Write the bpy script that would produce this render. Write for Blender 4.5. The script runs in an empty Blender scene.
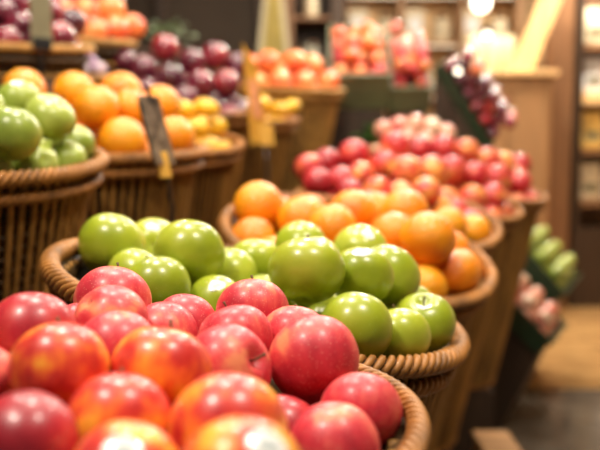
import bpy, math, random
from mathutils import Vector, Matrix, Euler
C = bpy.context.scene.collection
scene = bpy.context.scene
rnd = random.Random(7)
PI = math.pi

# ------------------------------------------------------------------ camera, world, lamps, exposure
CAM = Vector((0.0, 0.0, 1.25))
PITCH = math.atan(85 / 833)
cd = bpy.data.cameras.new('camera')
cd.sensor_width = 36.0
cd.lens = 36.0 * 833 / 600
cd.clip_start = 0.02
cd.dof.use_dof = True
cd.dof.focus_distance = 0.76
cd.dof.aperture_fstop = 3.9
cam = bpy.data.objects.new('camera', cd)
C.objects.link(cam)
cam.location = CAM
cam.rotation_euler = (PI / 2 - PITCH, 0, 0)
scene.camera = cam

w = bpy.data.worlds.new('shop_ambience')
scene.world = w
w.use_nodes = True
w.node_tree.nodes['Background'].inputs[0].default_value = (1.0, 0.86, 0.68, 1)
w.node_tree.nodes['Background'].inputs[1].default_value = 0.13


def lamp(x, y, z, watts, size, col=(1.0, 0.90, 0.76), aim=None, spread=PI):
    l = bpy.data.lights.new('ceiling_spot', 'AREA')
    l.shape = 'DISK'
    l.size = size
    l.energy = watts
    l.color = col
    l.spread = spread
    o = bpy.data.objects.new('ceiling_spot', l)
    C.objects.link(o)
    o.location = (x, y, z)
    aim = Vector(aim if aim else (x, y, 0))
    o.rotation_euler = (aim - o.location).to_track_quat('-Z', 'Y').to_euler()
    return o


for (x, y, z, e) in ((-0.75, 0.25, 2.75, 34), (0.55, 0.45, 2.75, 26), (-0.2, 1.45, 2.8, 30), (0.75, 1.9, 2.8, 24), (-0.95, 2.1, 2.9, 26),
                     (0.1, 3.0, 2.9, 25), (0.9, 3.7, 2.9, 28), (-0.7, 3.5, 3.0, 19)):
    lamp(x, y, z, e * 0.9, 0.27)
for (x, y, z, e) in ((1.0, 5.3, 3.0, 78), (2.3, 5.6, 3.0, 78), (0.3, 4.4, 2.9, 20)):
    lamp(x, y, z, e, 0.3)

scene.view_settings.view_transform = 'Standard'
scene.view_settings.look = 'None'
scene.view_settings.gamma = 1.0
scene.view_settings.use_curve_mapping = False
scene.view_settings.exposure = 0.0


# ------------------------------------------------------------------ helpers
class MB:
    def __init__(s):
        s.v = []
        s.f = []

    def add(s, vs, fs):
        n = len(s.v)
        s.v += [tuple(p) for p in vs]
        s.f += [tuple(i + n for i in q) for q in fs]
        return s

    def box(s, c, size, rot=None):
        hx, hy, hz = size[0] / 2, size[1] / 2, size[2] / 2
        m = rot if rot else Matrix.Identity(3)
        c = Vector(c)
        vs = [c + m @ Vector((x * hx, y * hy, z * hz)) for x in (-1, 1) for y in (-1, 1) for z in (-1, 1)]
        return s.add(vs, [(0, 1, 3, 2), (4, 6, 7, 5), (0, 4, 5, 1), (2, 3, 7, 6), (0, 2, 6, 4), (1, 5, 7, 3)])

    def tube(s, pts, r, n=6, closed=False):
        pts = [Vector(p) for p in pts]
        k = len(pts)
        rr = r if callable(r) else (lambda i: r)
        vs = []
        up = Vector((0, 0, 1))
        for i, p in enumerate(pts):
            a = pts[(i - 1) % k] if (closed or i > 0) else p
            b = pts[(i + 1) % k] if (closed or i < k - 1) else p
            t = (b - a).normalized()
            ref = up if abs(t.z) < 0.9 else Vector((1, 0, 0))
            u = t.cross(ref).normalized()
            v = u.cross(t)
            for j in range(n):
                an = 2 * PI * j / n
                vs.append(p + (u * math.cos(an) + v * math.sin(an)) * rr(i))
        fs = []
        for i in range(k if closed else k - 1):
            i2 = (i + 1) % k
            for j in range(n):
                j2 = (j + 1) % n
                fs.append((i * n + j, i * n + j2, i2 * n + j2, i2 * n + j))
        if not closed:
            fs.append(tuple(range(n - 1, -1, -1)))
            fs.append(tuple((k - 1) * n + j for j in range(n)))
        return s.add(vs, fs)

    def lathe(s, prof, n=32, fn=None, cap=False):
        vs = []
        for (r, z) in prof:
            for j in range(n):
                a = 2 * PI * j / n
                q = fn(r, z, a) if fn else (r, z)
                vs.append((q[0] * math.cos(a), q[0] * math.sin(a), q[1]))
        fs = []
        for i in range(len(prof) - 1):
            for j in range(n):
                j2 = (j + 1) % n
                fs.append((i * n + j, i * n + j2, (i + 1) * n + j2, (i + 1) * n + j))
        if cap:
            fs.append(tuple(range(n - 1, -1, -1)))
            fs.append(tuple((len(prof) - 1) * n + j for j in range(n)))
        return s.add(vs, fs)

    def mesh(s, name, mat, smooth=True):
        me = bpy.data.meshes.new(name)
        me.from_pydata(s.v, [], s.f)
        me.update()
        me.materials.append(mat)
        if smooth:
            me.polygons.foreach_set('use_smooth', [True] * len(me.polygons))
        return me

    def build(s, name, mat, parent=None, smooth=False, bevel=0.0):
        o = bpy.data.objects.new(name, s.mesh(name, mat, smooth))
        C.objects.link(o)
        if parent:
            o.parent = parent
        if bevel:
            b = o.modifiers.new('edge', 'BEVEL')
            b.width = bevel
            b.segments = 2
        return o


def put(name, me, parent=None, loc=None):
    o = bpy.data.objects.new(name, me)
    C.objects.link(o)
    if parent:
        o.parent = parent
    if loc is not None:
        o.location = loc
    return o


def empty(name, loc=(0, 0, 0), rot=None):
    o = bpy.data.objects.new(name, None)
    C.objects.link(o)
    o.location = loc
    if rot is not None:
        o.rotation_euler = rot
    return o


def tag(o, label, cat, group=None, kind=None):
    if label:
        o['label'] = label
    if cat:
        o['category'] = cat
    if group:
        o['group'] = group
    if kind:
        o['kind'] = kind
    return o


def struct(o):
    o['kind'] = 'structure'
    return o


def at(px, py, d):
    """a surveyed point: bearing and elevation as seen from the camera's stand, at depth d (metres)"""
    F = Vector((0, math.cos(PITCH), -math.sin(PITCH)))
    U = Vector((0, math.sin(PITCH), math.cos(PITCH)))
    return CAM + d * (F + Vector((1, 0, 0)) * ((px - 300) / 833) + U * ((225 - py) / 833))


# ------------------------------------------------------------------ materials
def new_mat(name):
    m = bpy.data.materials.new(name)
    m.use_nodes = True
    nt = m.node_tree
    return m, nt, nt.nodes['Principled BSDF']


def N(nt, t, **kw):
    n = nt.nodes.new(t)
    for k, v in kw.items():
        if k.startswith('i_'):
            n.inputs[k[2:].replace('_', ' ')].default_value = v
        else:
            setattr(n, k, v)
    return n


def ramp(nt, src, stops, interp='LINEAR'):
    r = nt.nodes.new('ShaderNodeValToRGB')
    r.color_ramp.interpolation = interp
    el = r.color_ramp.elements
    while len(el) < len(stops):
        el.new(0.5)
    for e, (p, c) in zip(el, stops):
        e.position = p
        e.color = (*c, 1) if len(c) == 3 else c
    nt.links.new(src, r.inputs[0])
    return r.outputs[0]


def mix(nt, fac, a, b, mode='MIX'):
    m = nt.nodes.new('ShaderNodeMix')
    m.data_type = 'RGBA'
    m.blend_type = mode
    for i, s in ((0, fac), (6, a), (7, b)):
        if hasattr(s, 'is_linked'):
            nt.links.new(s, m.inputs[i])
        elif i == 0:
            m.inputs[0].default_value = s
        else:
            m.inputs[i].default_value = (*s, 1)
    return m.outputs[2]


def offset_coords(nt, scale=(1, 1, 1)):
    tc = nt.nodes.new('ShaderNodeTexCoord')
    oi = nt.nodes.new('ShaderNodeObjectInfo')
    mul = N(nt, 'ShaderNodeMath', operation='MULTIPLY')
    mul.inputs[1].default_value = 37.0
    nt.links.new(oi.outputs['Random'], mul.inputs[0])
    ad = N(nt, 'ShaderNodeVectorMath', operation='ADD')
    nt.links.new(tc.outputs['Object'], ad.inputs[0])
    nt.links.new(mul.outputs[0], ad.inputs[1])
    sc = N(nt, 'ShaderNodeVectorMath', operation='MULTIPLY')
    nt.links.new(ad.outputs[0], sc.inputs[0])
    sc.inputs[1].default_value = scale
    return sc.outputs[0], tc, oi


def noise(nt, vec, scale, detail=2.0, rough=0.5):
    n = N(nt, 'ShaderNodeTexNoise')
    n.inputs['Scale'].default_value = scale
    n.inputs['Detail'].default_value = detail
    n.inputs['Roughness'].default_value = rough
    nt.links.new(vec, n.inputs['Vector'])
    return n.outputs['Fac']


def fruit_mat(name, stops, n_scale, streak=None, speck=None, rough=0.3, coat=0.35, bump=0.0, bump_scale=60, vary=0.15, sss=0.0, coat_rough=0.16):
    """skin colour from one soft noise through a ramp; optional streaks from stem to base, optional fine specks"""
    m, nt, b = new_mat(name)
    vec, tc, oi = offset_coords(nt)
    f = noise(nt, vec, n_scale, 2.0, 0.5)
    if streak:
        # streaks: noise stretched along the fruit's own axis
        v2, _, _ = offset_coords(nt, (1, 1, 0.12))
        s = noise(nt, v2, streak[0], 3.0, 0.6)
        mm = N(nt, 'ShaderNodeMath', operation='MULTIPLY_ADD')
        nt.links.new(s, mm.inputs[0])
        mm.inputs[1].default_value = streak[1]
        mm.inputs[2].default_value = -streak[1] * 0.5
        aa = N(nt, 'ShaderNodeMath', operation='ADD')
        nt.links.new(f, aa.inputs[0])
        nt.links.new(mm.outputs[0], aa.inputs[1])
        f = aa.outputs[0]
    # every fruit a little riper or paler than the next
    vv = N(nt, 'ShaderNodeMath', operation='MULTIPLY_ADD')
    nt.links.new(oi.outputs['Random'], vv.inputs[0])
    vv.inputs[1].default_value = vary
    vv.inputs[2].default_value = -vary * 0.5
    a2 = N(nt, 'ShaderNodeMath', operation='ADD')
    nt.links.new(f, a2.inputs[0])
    nt.links.new(vv.outputs[0], a2.inputs[1])
    col = ramp(nt, a2.outputs[0], stops)
    if speck:
        vo = N(nt, 'ShaderNodeTexVoronoi')
        vo.inputs['Scale'].default_value = speck[0]
        nt.links.new(vec, vo.inputs['Vector'])
        sf = ramp(nt, vo.outputs['Distance'], [(0.0, (1, 1, 1)), (speck[1], (1, 1, 1)), (speck[1] * 1.8, (0, 0, 0))])
        sm = N(nt, 'ShaderNodeMath', operation='MULTIPLY')
        nt.links.new(sf, sm.inputs[0])
        sm.inputs[1].default_value = speck[3]
        col = mix(nt, sm.outputs[0], col, speck[2])
    nt.links.new(col, b.inputs['Base Color'])
    b.inputs['Roughness'].default_value = rough
    b.inputs['Coat Weight'].default_value = coat
    b.inputs['Coat Roughness'].default_value = coat_rough
    b.inputs['Specular IOR Level'].default_value = 0.5
    if sss:
        b.inputs['Subsurface Weight'].default_value = sss
        b.inputs['Subsurface Radius'].default_value = (0.02, 0.008, 0.004)
        b.inputs['Subsurface Scale'].default_value = 0.15
    if bump:
        bn = N(nt, 'ShaderNodeBump')
        bn.inputs['Strength'].default_value = bump
        bn.inputs['Distance'].default_value = 0.01
        nt.links.new(noise(nt, vec, bump_scale, 2.0), bn.inputs['Height'])
        nt.links.new(bn.outputs[0], b.inputs['Normal'])
    return m


def plain(name, col, rough=0.6, metal=0.0, var=0.12, scale=8.0, spec=0.4, stretch=(1, 1, 1), emit=None, coat=0.0, alpha=None, bump=0.0):
    m, nt, b = new_mat(name)
    vec, tc, oi = offset_coords(nt, stretch)
    f = noise(nt, vec, scale, 4.0, 0.6)
    lo = tuple(max(0, c * (1 - var)) for c in col)
    hi = tuple(min(1, c * (1 + var)) for c in col)
    c = ramp(nt, f, [(0.3, lo), (0.7, hi)])
    nt.links.new(c, b.inputs['Base Color'])
    b.inputs['Roughness'].default_value = rough
    b.inputs['Metallic'].default_value = metal
    b.inputs['Specular IOR Level'].default_value = spec
    b.inputs['Coat Weight'].default_value = coat
    if bump:
        bn = N(nt, 'ShaderNodeBump')
        bn.inputs['Strength'].default_value = bump
        bn.inputs['Distance'].default_value = 0.003
        nt.links.new(f, bn.inputs['Height'])
        nt.links.new(bn.outputs[0], b.inputs['Normal'])
    if emit:
        b.inputs['Emission Color'].default_value = (*emit[0], 1)
        b.inputs['Emission Strength'].default_value = emit[1]
    return m


M = {}
M['red'] = fruit_mat('skin_pink_red', [(0.30, (0.42, 0.018, 0.035)), (0.48, (0.60, 0.036, 0.055)), (0.60, (0.70, 0.095, 0.085)), (0.72, (0.80, 0.26, 0.12))],
                     2.0, streak=(10.0, 0.36), speck=(30.0, 0.11, (0.88, 0.45, 0.34), 0.7), rough=0.42, coat=0.10, vary=0.10, sss=0.06)
M['blush'] = fruit_mat('skin_orange_red', [(0.30, (0.45, 0.015, 0.02)), (0.44, (0.66, 0.05, 0.03)), (0.54, (0.84, 0.17, 0.03)), (0.66, (0.92, 0.42, 0.04))],
                       2.3, streak=(8.0, 0.30), speck=(34.0, 0.10, (0.92, 0.55, 0.25), 0.4), rough=0.36, coat=0.2, vary=0.10, sss=0.06)
M['dark'] = fruit_mat('skin_deep_red', [(0.30, (0.26, 0.008, 0.02)), (0.55, (0.45, 0.018, 0.03)), (0.80, (0.66, 0.08, 0.05))],
                      1.7, streak=(8.0, 0.22), speck=(34.0, 0.09, (0.8, 0.4, 0.3), 0.35), rough=0.38, coat=0.15, vary=0.12, sss=0.05)
M['green'] = fruit_mat('skin_green', [(0.25, (0.20, 0.26, 0.010)), (0.50, (0.33, 0.39, 0.018)), (0.75, (0.47, 0.51, 0.05))],
                       1.3, speck=(30.0, 0.08, (0.62, 0.72, 0.25), 0.55), rough=0.32, coat=0.28, vary=0.22, sss=0.06)
M['gr2'] = fruit_mat('skin_pale_green', [(0.25, (0.21, 0.28, 0.03)), (0.50, (0.33, 0.40, 0.06)), (0.75, (0.46, 0.51, 0.13))],
                     1.3, speck=(30.0, 0.08, (0.65, 0.72, 0.3), 0.4), rough=0.34, coat=0.25, vary=0.2, sss=0.06)
M['orange'] = fruit_mat('peel_orange', [(0.25, (0.80, 0.18, 0.002)), (0.50, (0.90, 0.30, 0.003)), (0.75, (0.95, 0.41, 0.006))],
                        1.4, rough=0.34, coat=0.25, bump=0.35, bump_scale=34, vary=0.3, sss=0.05)
M['rb'] = fruit_mat('skin_red_yellow', [(0.28, (0.34, 0.010, 0.018)), (0.48, (0.55, 0.028, 0.036)), (0.60, (0.68, 0.12, 0.05)), (0.72, (0.80, 0.34, 0.07))],
                    1.8, streak=(7.0, 0.25), rough=0.38, coat=0.2, vary=0.30)
M['pk'] = fruit_mat('skin_pale_pink', [(0.28, (0.55, 0.08, 0.06)), (0.48, (0.74, 0.30, 0.20)), (0.66, (0.82, 0.60, 0.42))],
                    1.8, rough=0.3, coat=0.6, vary=0.3, coat_rough=0.05)
M['lemon'] = fruit_mat('peel_yellow', [(0.28, (0.80, 0.38, 0.01)), (0.50, (0.92, 0.52, 0.02)), (0.75, (0.95, 0.62, 0.04))],
                       1.4, rough=0.34, coat=0.25, bump=0.2, bump_scale=30, vary=0.2)
M['plum'] = fruit_mat('skin_plum', [(0.28, (0.06, 0.008, 0.02)), (0.50, (0.14, 0.012, 0.03)), (0.66, (0.26, 0.02, 0.035)), (0.8, (0.42, 0.04, 0.04))],
                      1.4, speck=(26.0, 0.09, (0.55, 0.3, 0.3), 0.4), rough=0.26, coat=0.7, vary=0.35, coat_rough=0.05)
M['peach'] = fruit_mat('skin_peach', [(0.28, (0.75, 0.06, 0.03)), (0.46, (0.90, 0.18, 0.05)), (0.60, (0.95, 0.32, 0.09)), (0.78, (0.98, 0.50, 0.18))],
                       1.5, rough=0.35, coat=0.4, vary=0.3, coat_rough=0.06)
M['turnip'] = fruit_mat('skin_turnip', [(0.30, (0.35, 0.16, 0.34)), (0.52, (0.62, 0.48, 0.58)), (0.75, (0.85, 0.8, 0.8))], 1.6, rough=0.35, coat=0.3, vary=0.2)
M['stem'] = plain('stem_brown', (0.13, 0.075, 0.03), 0.8)
M['star'] = plain('stem_end_green', (0.14, 0.20, 0.04), 0.7)
M['leaf'] = plain('leaf_green', (0.08, 0.22, 0.03), 0.45, var=0.4, scale=12, coat=0.2)
M['leaf_grey'] = plain('leaf_grey_green', (0.24, 0.29, 0.18), 0.5, var=0.4, scale=12)
M['wicker'] = plain('wicker_honey', (0.31, 0.128, 0.027), 0.5, var=0.5, scale=26, spec=0.3, coat=0.05, bump=0.3)
M['wicker_wall'] = plain('wicker_stake', (0.34, 0.165, 0.036), 0.55, var=0.42, scale=22, spec=0.3, stretch=(1, 1, 0.3), bump=0.3)
M['wicker_gold'] = plain('wicker_gold', (0.46, 0.24, 0.055), 0.5, var=0.35, scale=24, spec=0.45, bump=0.3)
M['wicker_shaded'] = plain('wicker_shaded', (0.07, 0.035, 0.010), 0.55, var=0.4, scale=22)  # shade under rims and between rods put into the wicker colour
M['liner'] = plain('black_liner', (0.006, 0.007, 0.007), 0.85, spec=0.15)
M['wood'] = plain('pine_wood', (0.48, 0.25, 0.09), 0.55, var=0.25, scale=6, stretch=(1, 6, 6))
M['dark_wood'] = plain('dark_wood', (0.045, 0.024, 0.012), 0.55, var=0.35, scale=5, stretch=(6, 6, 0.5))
M['brown_wood'] = plain('brown_wood', (0.20, 0.095, 0.04), 0.5, var=0.25, scale=5, stretch=(6, 6, 0.4))
M['tan_wood'] = plain('tan_wood', (0.38, 0.20, 0.085), 0.5, var=0.18, scale=4, stretch=(5, 5, 0.4))
M['pale_wood'] = plain('pale_wood', (0.80, 0.50, 0.22), 0.5, var=0.15, scale=4, stretch=(5, 5, 0.4))
M['olive'] = plain('olive_plastic', (0.17, 0.18, 0.095), 0.5, var=0.15)
M['green_plastic'] = plain('green_plastic', (0.020, 0.040, 0.018), 0.4, var=0.15)
M['black'] = plain('black_metal', (0.010, 0.010, 0.011), 0.35, coat=0.3)
M['steel'] = plain('clear_sleeve', (0.36, 0.33, 0.28), 0.18, metal=0.8, var=0.9, scale=38)
M['card_yellow'] = plain('card_yellow', (0.62, 0.34, 0.05), 0.55, var=0.3, scale=14)
M['card_mustard'] = plain('card_mustard', (0.34, 0.25, 0.05), 0.55, var=0.2)
M['card_pale'] = plain('card_pale', (0.50, 0.43, 0.26), 0.5, var=0.1)
M['card_olive'] = plain('card_olive', (0.17, 0.15, 0.08), 0.5, var=0.2)
M['card_print'] = plain('card_print', (0.78, 0.36, 0.20), 0.5, var=0.4, scale=18)
M['white'] = plain('sticker_white', (0.86, 0.86, 0.84), 0.25, var=0.03, coat=0.6)
M['ink'] = plain('sticker_ink', (0.50, 0.56, 0.56), 0.4)
M['cream'] = plain('cream_pack', (0.70, 0.58, 0.38), 0.5, var=0.12)
M['cream_yellow'] = plain('yellow_pack', (0.85, 0.58, 0.16), 0.5, var=0.15)
M['wall_tan'] = plain('wall_tan', (0.62, 0.42, 0.22), 0.8, var=0.08, scale=2)
M['wall_dark'] = plain('wall_dark', (0.05, 0.033, 0.02), 0.8, var=0.15, scale=2)
M['plaster'] = plain('ceiling_plaster', (0.55, 0.47, 0.36), 0.9, var=0.05, scale=2)
M['glow_white'] = plain('lamp_glass', (1, 0.95, 0.85), 0.3, emit=((1.0, 0.90, 0.70), 5.0))
M['glow_panel'] = plain('lit_panel', (0.95, 0.88, 0.72), 0.4, emit=((1.0, 0.86, 0.62), 0.9))


def glass_mat():
    m, nt, b = new_mat('clear_glass')
    b.inputs['Transmission Weight'].default_value = 1.0
    b.inputs['Roughness'].default_value = 0.03
    b.inputs['IOR'].default_value = 1.3
    b.inputs['Base Color'].default_value = (0.85, 0.93, 1.0, 1)
    return m


M['glass'] = glass_mat()


def floor_mat(name, a, b_, plank):
    m, nt, b = new_mat(name)
    tc = nt.nodes.new('ShaderNodeTexCoord')
    br = N(nt, 'ShaderNodeTexBrick')
    br.offset = 0.5
    br.inputs['Color1'].default_value = (*a, 1)
    br.inputs['Color2'].default_value = (*b_, 1)
    br.inputs['Mortar'].default_value = (a[0] * 0.4, a[1] * 0.4, a[2] * 0.4, 1)
    br.inputs['Scale'].default_value = 1.0
    br.inputs['Mortar Size'].default_value = 0.006
    br.inputs['Brick Width'].default_value = plank[0]
    br.inputs['Row Height'].default_value = plank[1]
    nt.links.new(tc.outputs['Object'], br.inputs['Vector'])
    f = noise(nt, tc.outputs['Object'], 5.0, 5.0)
    c = mix(nt, 0.35, br.outputs['Color'], ramp(nt, f, [(0.3, tuple(x * 0.5 for x in a)), (0.7, b_)]))
    nt.links.new(c, b.inputs['Base Color'])
    b.inputs['Roughness'].default_value = 0.13
    return m


M['floor_tan'] = floor_mat('floor_boards', (0.44, 0.24, 0.09), (0.55, 0.32, 0.12), (1.2, 0.16))
M['floor_grey'] = floor_mat('floor_tiles', (0.13, 0.105, 0.08), (0.17, 0.135, 0.10), (0.45, 0.45))

# ------------------------------------------------------------------ the room
struct(MB().box((0.4, 5.9, -0.05), (6.4, 3.6, 0.1)).build('floor', M['floor_tan']))
struct(MB().box((0.4, 1.6, -0.05), (6.4, 5.0, 0.1)).build('floor_near', M['floor_grey']))
struct(MB().box((0.4, 3.3, 3.35), (6.4, 8.4, 0.1)).build('ceiling', M['plaster']))
struct(MB().box((0.4, 7.55, 1.65), (6.4, 0.1, 3.3)).build('wall_back', M['wall_tan']))
struct(MB().box((-2.85, 3.3, 1.65), (0.1, 8.4, 3.3)).build('wall_left', M['wall_dark']))
struct(MB().box((3.65, 3.3, 1.65), (0.1, 8.4, 3.3)).build('wall_right', M['wall_tan']))
struct(MB().box((0.4, 7.485, 0.06), (6.4, 0.03, 0.12)).build('baseboard_back', M['brown_wood']))

# ------------------------------------------------------------------ fruit shapes (base width 1, scaled per fruit)
def apple_pt(th, a, kind):
    """th: polar angle from stem end, a: azimuth. Width 1."""
    tall = {'round': 0.90, 'tall': 0.94, 'flat': 0.82}[kind]
    s = math.sin(th)
    shoulder = 1.0 + 0.07 * math.cos(th) - 0.03 * math.cos(2 * th)
    r = 0.5 * (abs(s) ** 0.92) * shoulder / 1.035
    z = 0.5 * tall * math.cos(th) * (1.0 + 0.06 * s * s)
    z -= 0.115 * math.exp(-(r / 0.10) ** 2) * (1 if math.cos(th) > 0 else 0)
    if math.cos(th) < 0:
        z += 0.055 * math.exp(-(r / 0.10) ** 2)
        r *= 1 + 0.035 * math.cos(5 * a) * max(0, -math.cos(th)) ** 1.5
    else:
        r *= 1 + 0.018 * math.cos(5 * a + 0.4) * math.cos(th)
    # one cheek a little fuller
    r *= 1 + 0.018 * math.cos(a + 1.0) * s
    return Vector((r * math.cos(a), r * math.sin(a), z))


def grid_mesh(fn, n, m):
    mb = MB()
    vs = []
    for i in range(1, n):
        th = PI * i / n
        for j in range(m):
            vs.append(fn(th, 2 * PI * j / m))
    top, bot = len(vs), len(vs) + 1
    vs += [fn(1e-4, 0), fn(PI - 1e-4, 0)]
    fs = []
    for i in range(n - 2):
        for j in range(m):
            j2 = (j + 1) % m
            fs.append((i * m + j, (i + 1) * m + j, (i + 1) * m + j2, i * m + j2))
    for j in range(m):
        j2 = (j + 1) % m
        fs.append((top, j, j2))
        fs.append((bot, (n - 2) * m + j2, (n - 2) * m + j))
    return mb.add(vs, fs)


def orange_pt(th, a):
    r = 0.5 * math.sin(th)
    z = 0.47 * math.cos(th)
    if z > 0:
        z -= 0.022 * math.exp(-(r / 0.06) ** 2)
        r *= 1 + 0.012 * math.cos(8 * a) * math.exp(-((r - 0.12) / 0.1) ** 2)
    return Vector((r * math.cos(a), r * math.sin(a), z))


def mango_pt(th, a):
    r = 0.40 * math.sin(th) ** 0.9 * (1 + 0.12 * math.cos(th))
    z = 0.5 * math.cos(th) + 0.03 * math.exp(-((PI - th) / 0.25) ** 2) * -1
    x = r * math.cos(a) + 0.04 * math.sin(th) ** 2
    return Vector((x, r * 0.88 * math.sin(a), z))


def crease_pt(th, a, depth, dimple):
    r = 0.5 * math.sin(th)
    z = 0.48 * math.cos(th)
    d = abs((a + PI) % (2 * PI) - PI)
    r *= 1 - depth * math.exp(-(d / 0.16) ** 2) * math.sin(th)
    if z > 0:
        z -= dimple * math.exp(-(r / 0.08) ** 2)
    return Vector((r * math.cos(a), r * math.sin(a), z))


def turnip_pt(th, a):
    r = 0.5 * math.sin(th)
    z = 0.42 * math.cos(th)
    if z < 0:
        z -= 0.16 * math.exp(-(r / 0.06) ** 2)
    return Vector((r * math.cos(a), r * math.sin(a), z))


SHAPE = {
    'red': [lambda t, a: apple_pt(t, a, 'round'), lambda t, a: apple_pt(t, a, 'tall')],
    'green': [lambda t, a: apple_pt(t, a, 'round'), lambda t, a: apple_pt(t, a, 'flat')],
    'orange': [orange_pt], 'lemon': [mango_pt],
    'plum': [lambda t, a: crease_pt(t, a, 0.05, 0.05)], 'peach': [lambda t, a: crease_pt(t, a, 0.07, 0.07)],
    'turnip': [turnip_pt],
}
SHAPE['blush'] = SHAPE['dark'] = SHAPE['rb'] = SHAPE['pk'] = SHAPE['red']
SHAPE['gr2'] = SHAPE['green']
NAME = {'red': 'apple', 'blush': 'apple', 'dark': 'apple', 'rb': 'apple', 'pk': 'apple', 'green': 'apple', 'gr2': 'apple',
        'orange': 'orange', 'lemon': 'mango', 'plum': 'plum', 'peach': 'peach', 'turnip': 'turnip'}


def stem_mesh(fn, length=0.2, r=0.016):
    z = fn(1e-4, 0).z
    mb = MB()
    mb.tube([(0, 0, z - 0.01), (0.005, 0, z + length * 0.4), (0.02, 0.01, z + length * 0.8), (0.035, 0.015, z + length)], lambda i: r * (0.9, 0.8, 0.85, 1.25)[i], 8)
    return mb.mesh('stem', M['stem'])


def calyx_mesh(fn):
    z = fn(PI - 1e-4, 0).z
    mb = MB()
    for k in range(5):
        a = 2 * PI * k / 5
        d, e = Vector((math.cos(a), math.sin(a), 0)), Vector((-math.sin(a), math.cos(a), 0))
        b = Vector((0, 0, z + 0.004))
        mb.add([b, b + d * 0.02 + e * 0.012 + Vector((0, 0, -0.008)), b + d * 0.045 + Vector((0, 0, -0.02)), b + d * 0.02 - e * 0.012 + Vector((0, 0, -0.008))],
               [(0, 1, 2, 3)])
    return mb.mesh('calyx', M['stem'])


def star_mesh(fn):
    z = fn(1e-4, 0).z
    mb = MB()
    prof = [(0.001, z + 0.012), (0.014, z + 0.012), (0.022, z + 0.006), (0.03, z - 0.004)]
    mb.lathe(prof, 10, lambda r, zz, a: (r * (1 + 0.3 * math.cos(5 * a)), zz))
    return mb.mesh('stem_end', M['star'])


PROTO = {}
for k, fns in SHAPE.items():
    PROTO[k] = []
    for fn in fns:
        fine = k in ('red', 'blush', 'dark', 'green')
        me = grid_mesh(fn, 30 if fine else 20, 44 if fine else 28).mesh(NAME[k] + '_skin', M[k])
        parts = []
        if NAME[k] == 'apple':
            parts = [('stem', stem_mesh(fn)), ('calyx', calyx_mesh(fn))]
        elif k == 'orange':
            parts = [('stem_end', star_mesh(fn))]
        elif k in ('lemon', 'peach', 'plum'):
            parts = [('stem', stem_mesh(fn, 0.035, 0.02))]
        elif k == 'turnip':
            parts = [('stem', stem_mesh(fn, 0.22, 0.05))]
        PROTO[k].append((me, parts, fn))


def sticker(parent, fn, world_dir, D, w=0.022, h=0.016):
    """an oval paper label lying on the skin where the fruit faces world_dir"""
    q = parent.rotation_euler.to_matrix().inverted() @ Vector(world_dir).normalized()
    th0, a0 = math.acos(max(-1, min(1, q.z))), math.atan2(q.y, q.x)
    W, H = w / D, h / D

    def patch(sw, sh, lift):
        vs, fs = [], []
        rings, seg = 4, 24
        def P(u, v):
            th = th0 + v / 0.5
            a = a0 + u / (0.5 * max(0.25, math.sin(th)))
            p = fn(th, a)
            return p + (p.normalized() * lift)
        vs.append(P(0, 0))
        for i in range(1, rings + 1):
            for j in range(seg):
                t = 2 * PI * j / seg
                vs.append(P(sw / 2 * i / rings * math.cos(t), sh / 2 * i / rings * math.sin(t)))
        for j in range(seg):
            fs.append((0, 1 + j, 1 + (j + 1) % seg))
        for i in range(rings - 1):
            for j in range(seg):
                j2 = (j + 1) % seg
                fs.append((1 + i * seg + j, 1 + (i + 1) * seg + j, 1 + (i + 1) * seg + j2, 1 + i * seg + j2))
        return MB().add(vs, fs)
    s = put('sticker', patch(W, H, 0.006).mesh('sticker', M['white']), parent)
    s['label'] = 'white oval fruit sticker'
    put('sticker_print', patch(W * 0.5, H * 0.35, 0.009).mesh('sticker_print', M['ink']), s)
    return s


# ------------------------------------------------------------------ baskets
def ring_braid(mb, r, z, helix, strand, strands, turns, seg=12, flat=1.0):
    total = turns * seg
    for s in range(strands):
        pts = []
        for i in range(total):
            t = 2 * PI * i / total
            p = turns * t + 2 * PI * s / strands
            rr = r + helix * math.cos(p)
            pts.append((rr * math.cos(t), rr * math.sin(t), z + helix * flat * math.sin(p)))
        mb.tube(pts, strand, 6, closed=True)
    return mb


BASKET_CACHE = {}


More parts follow.
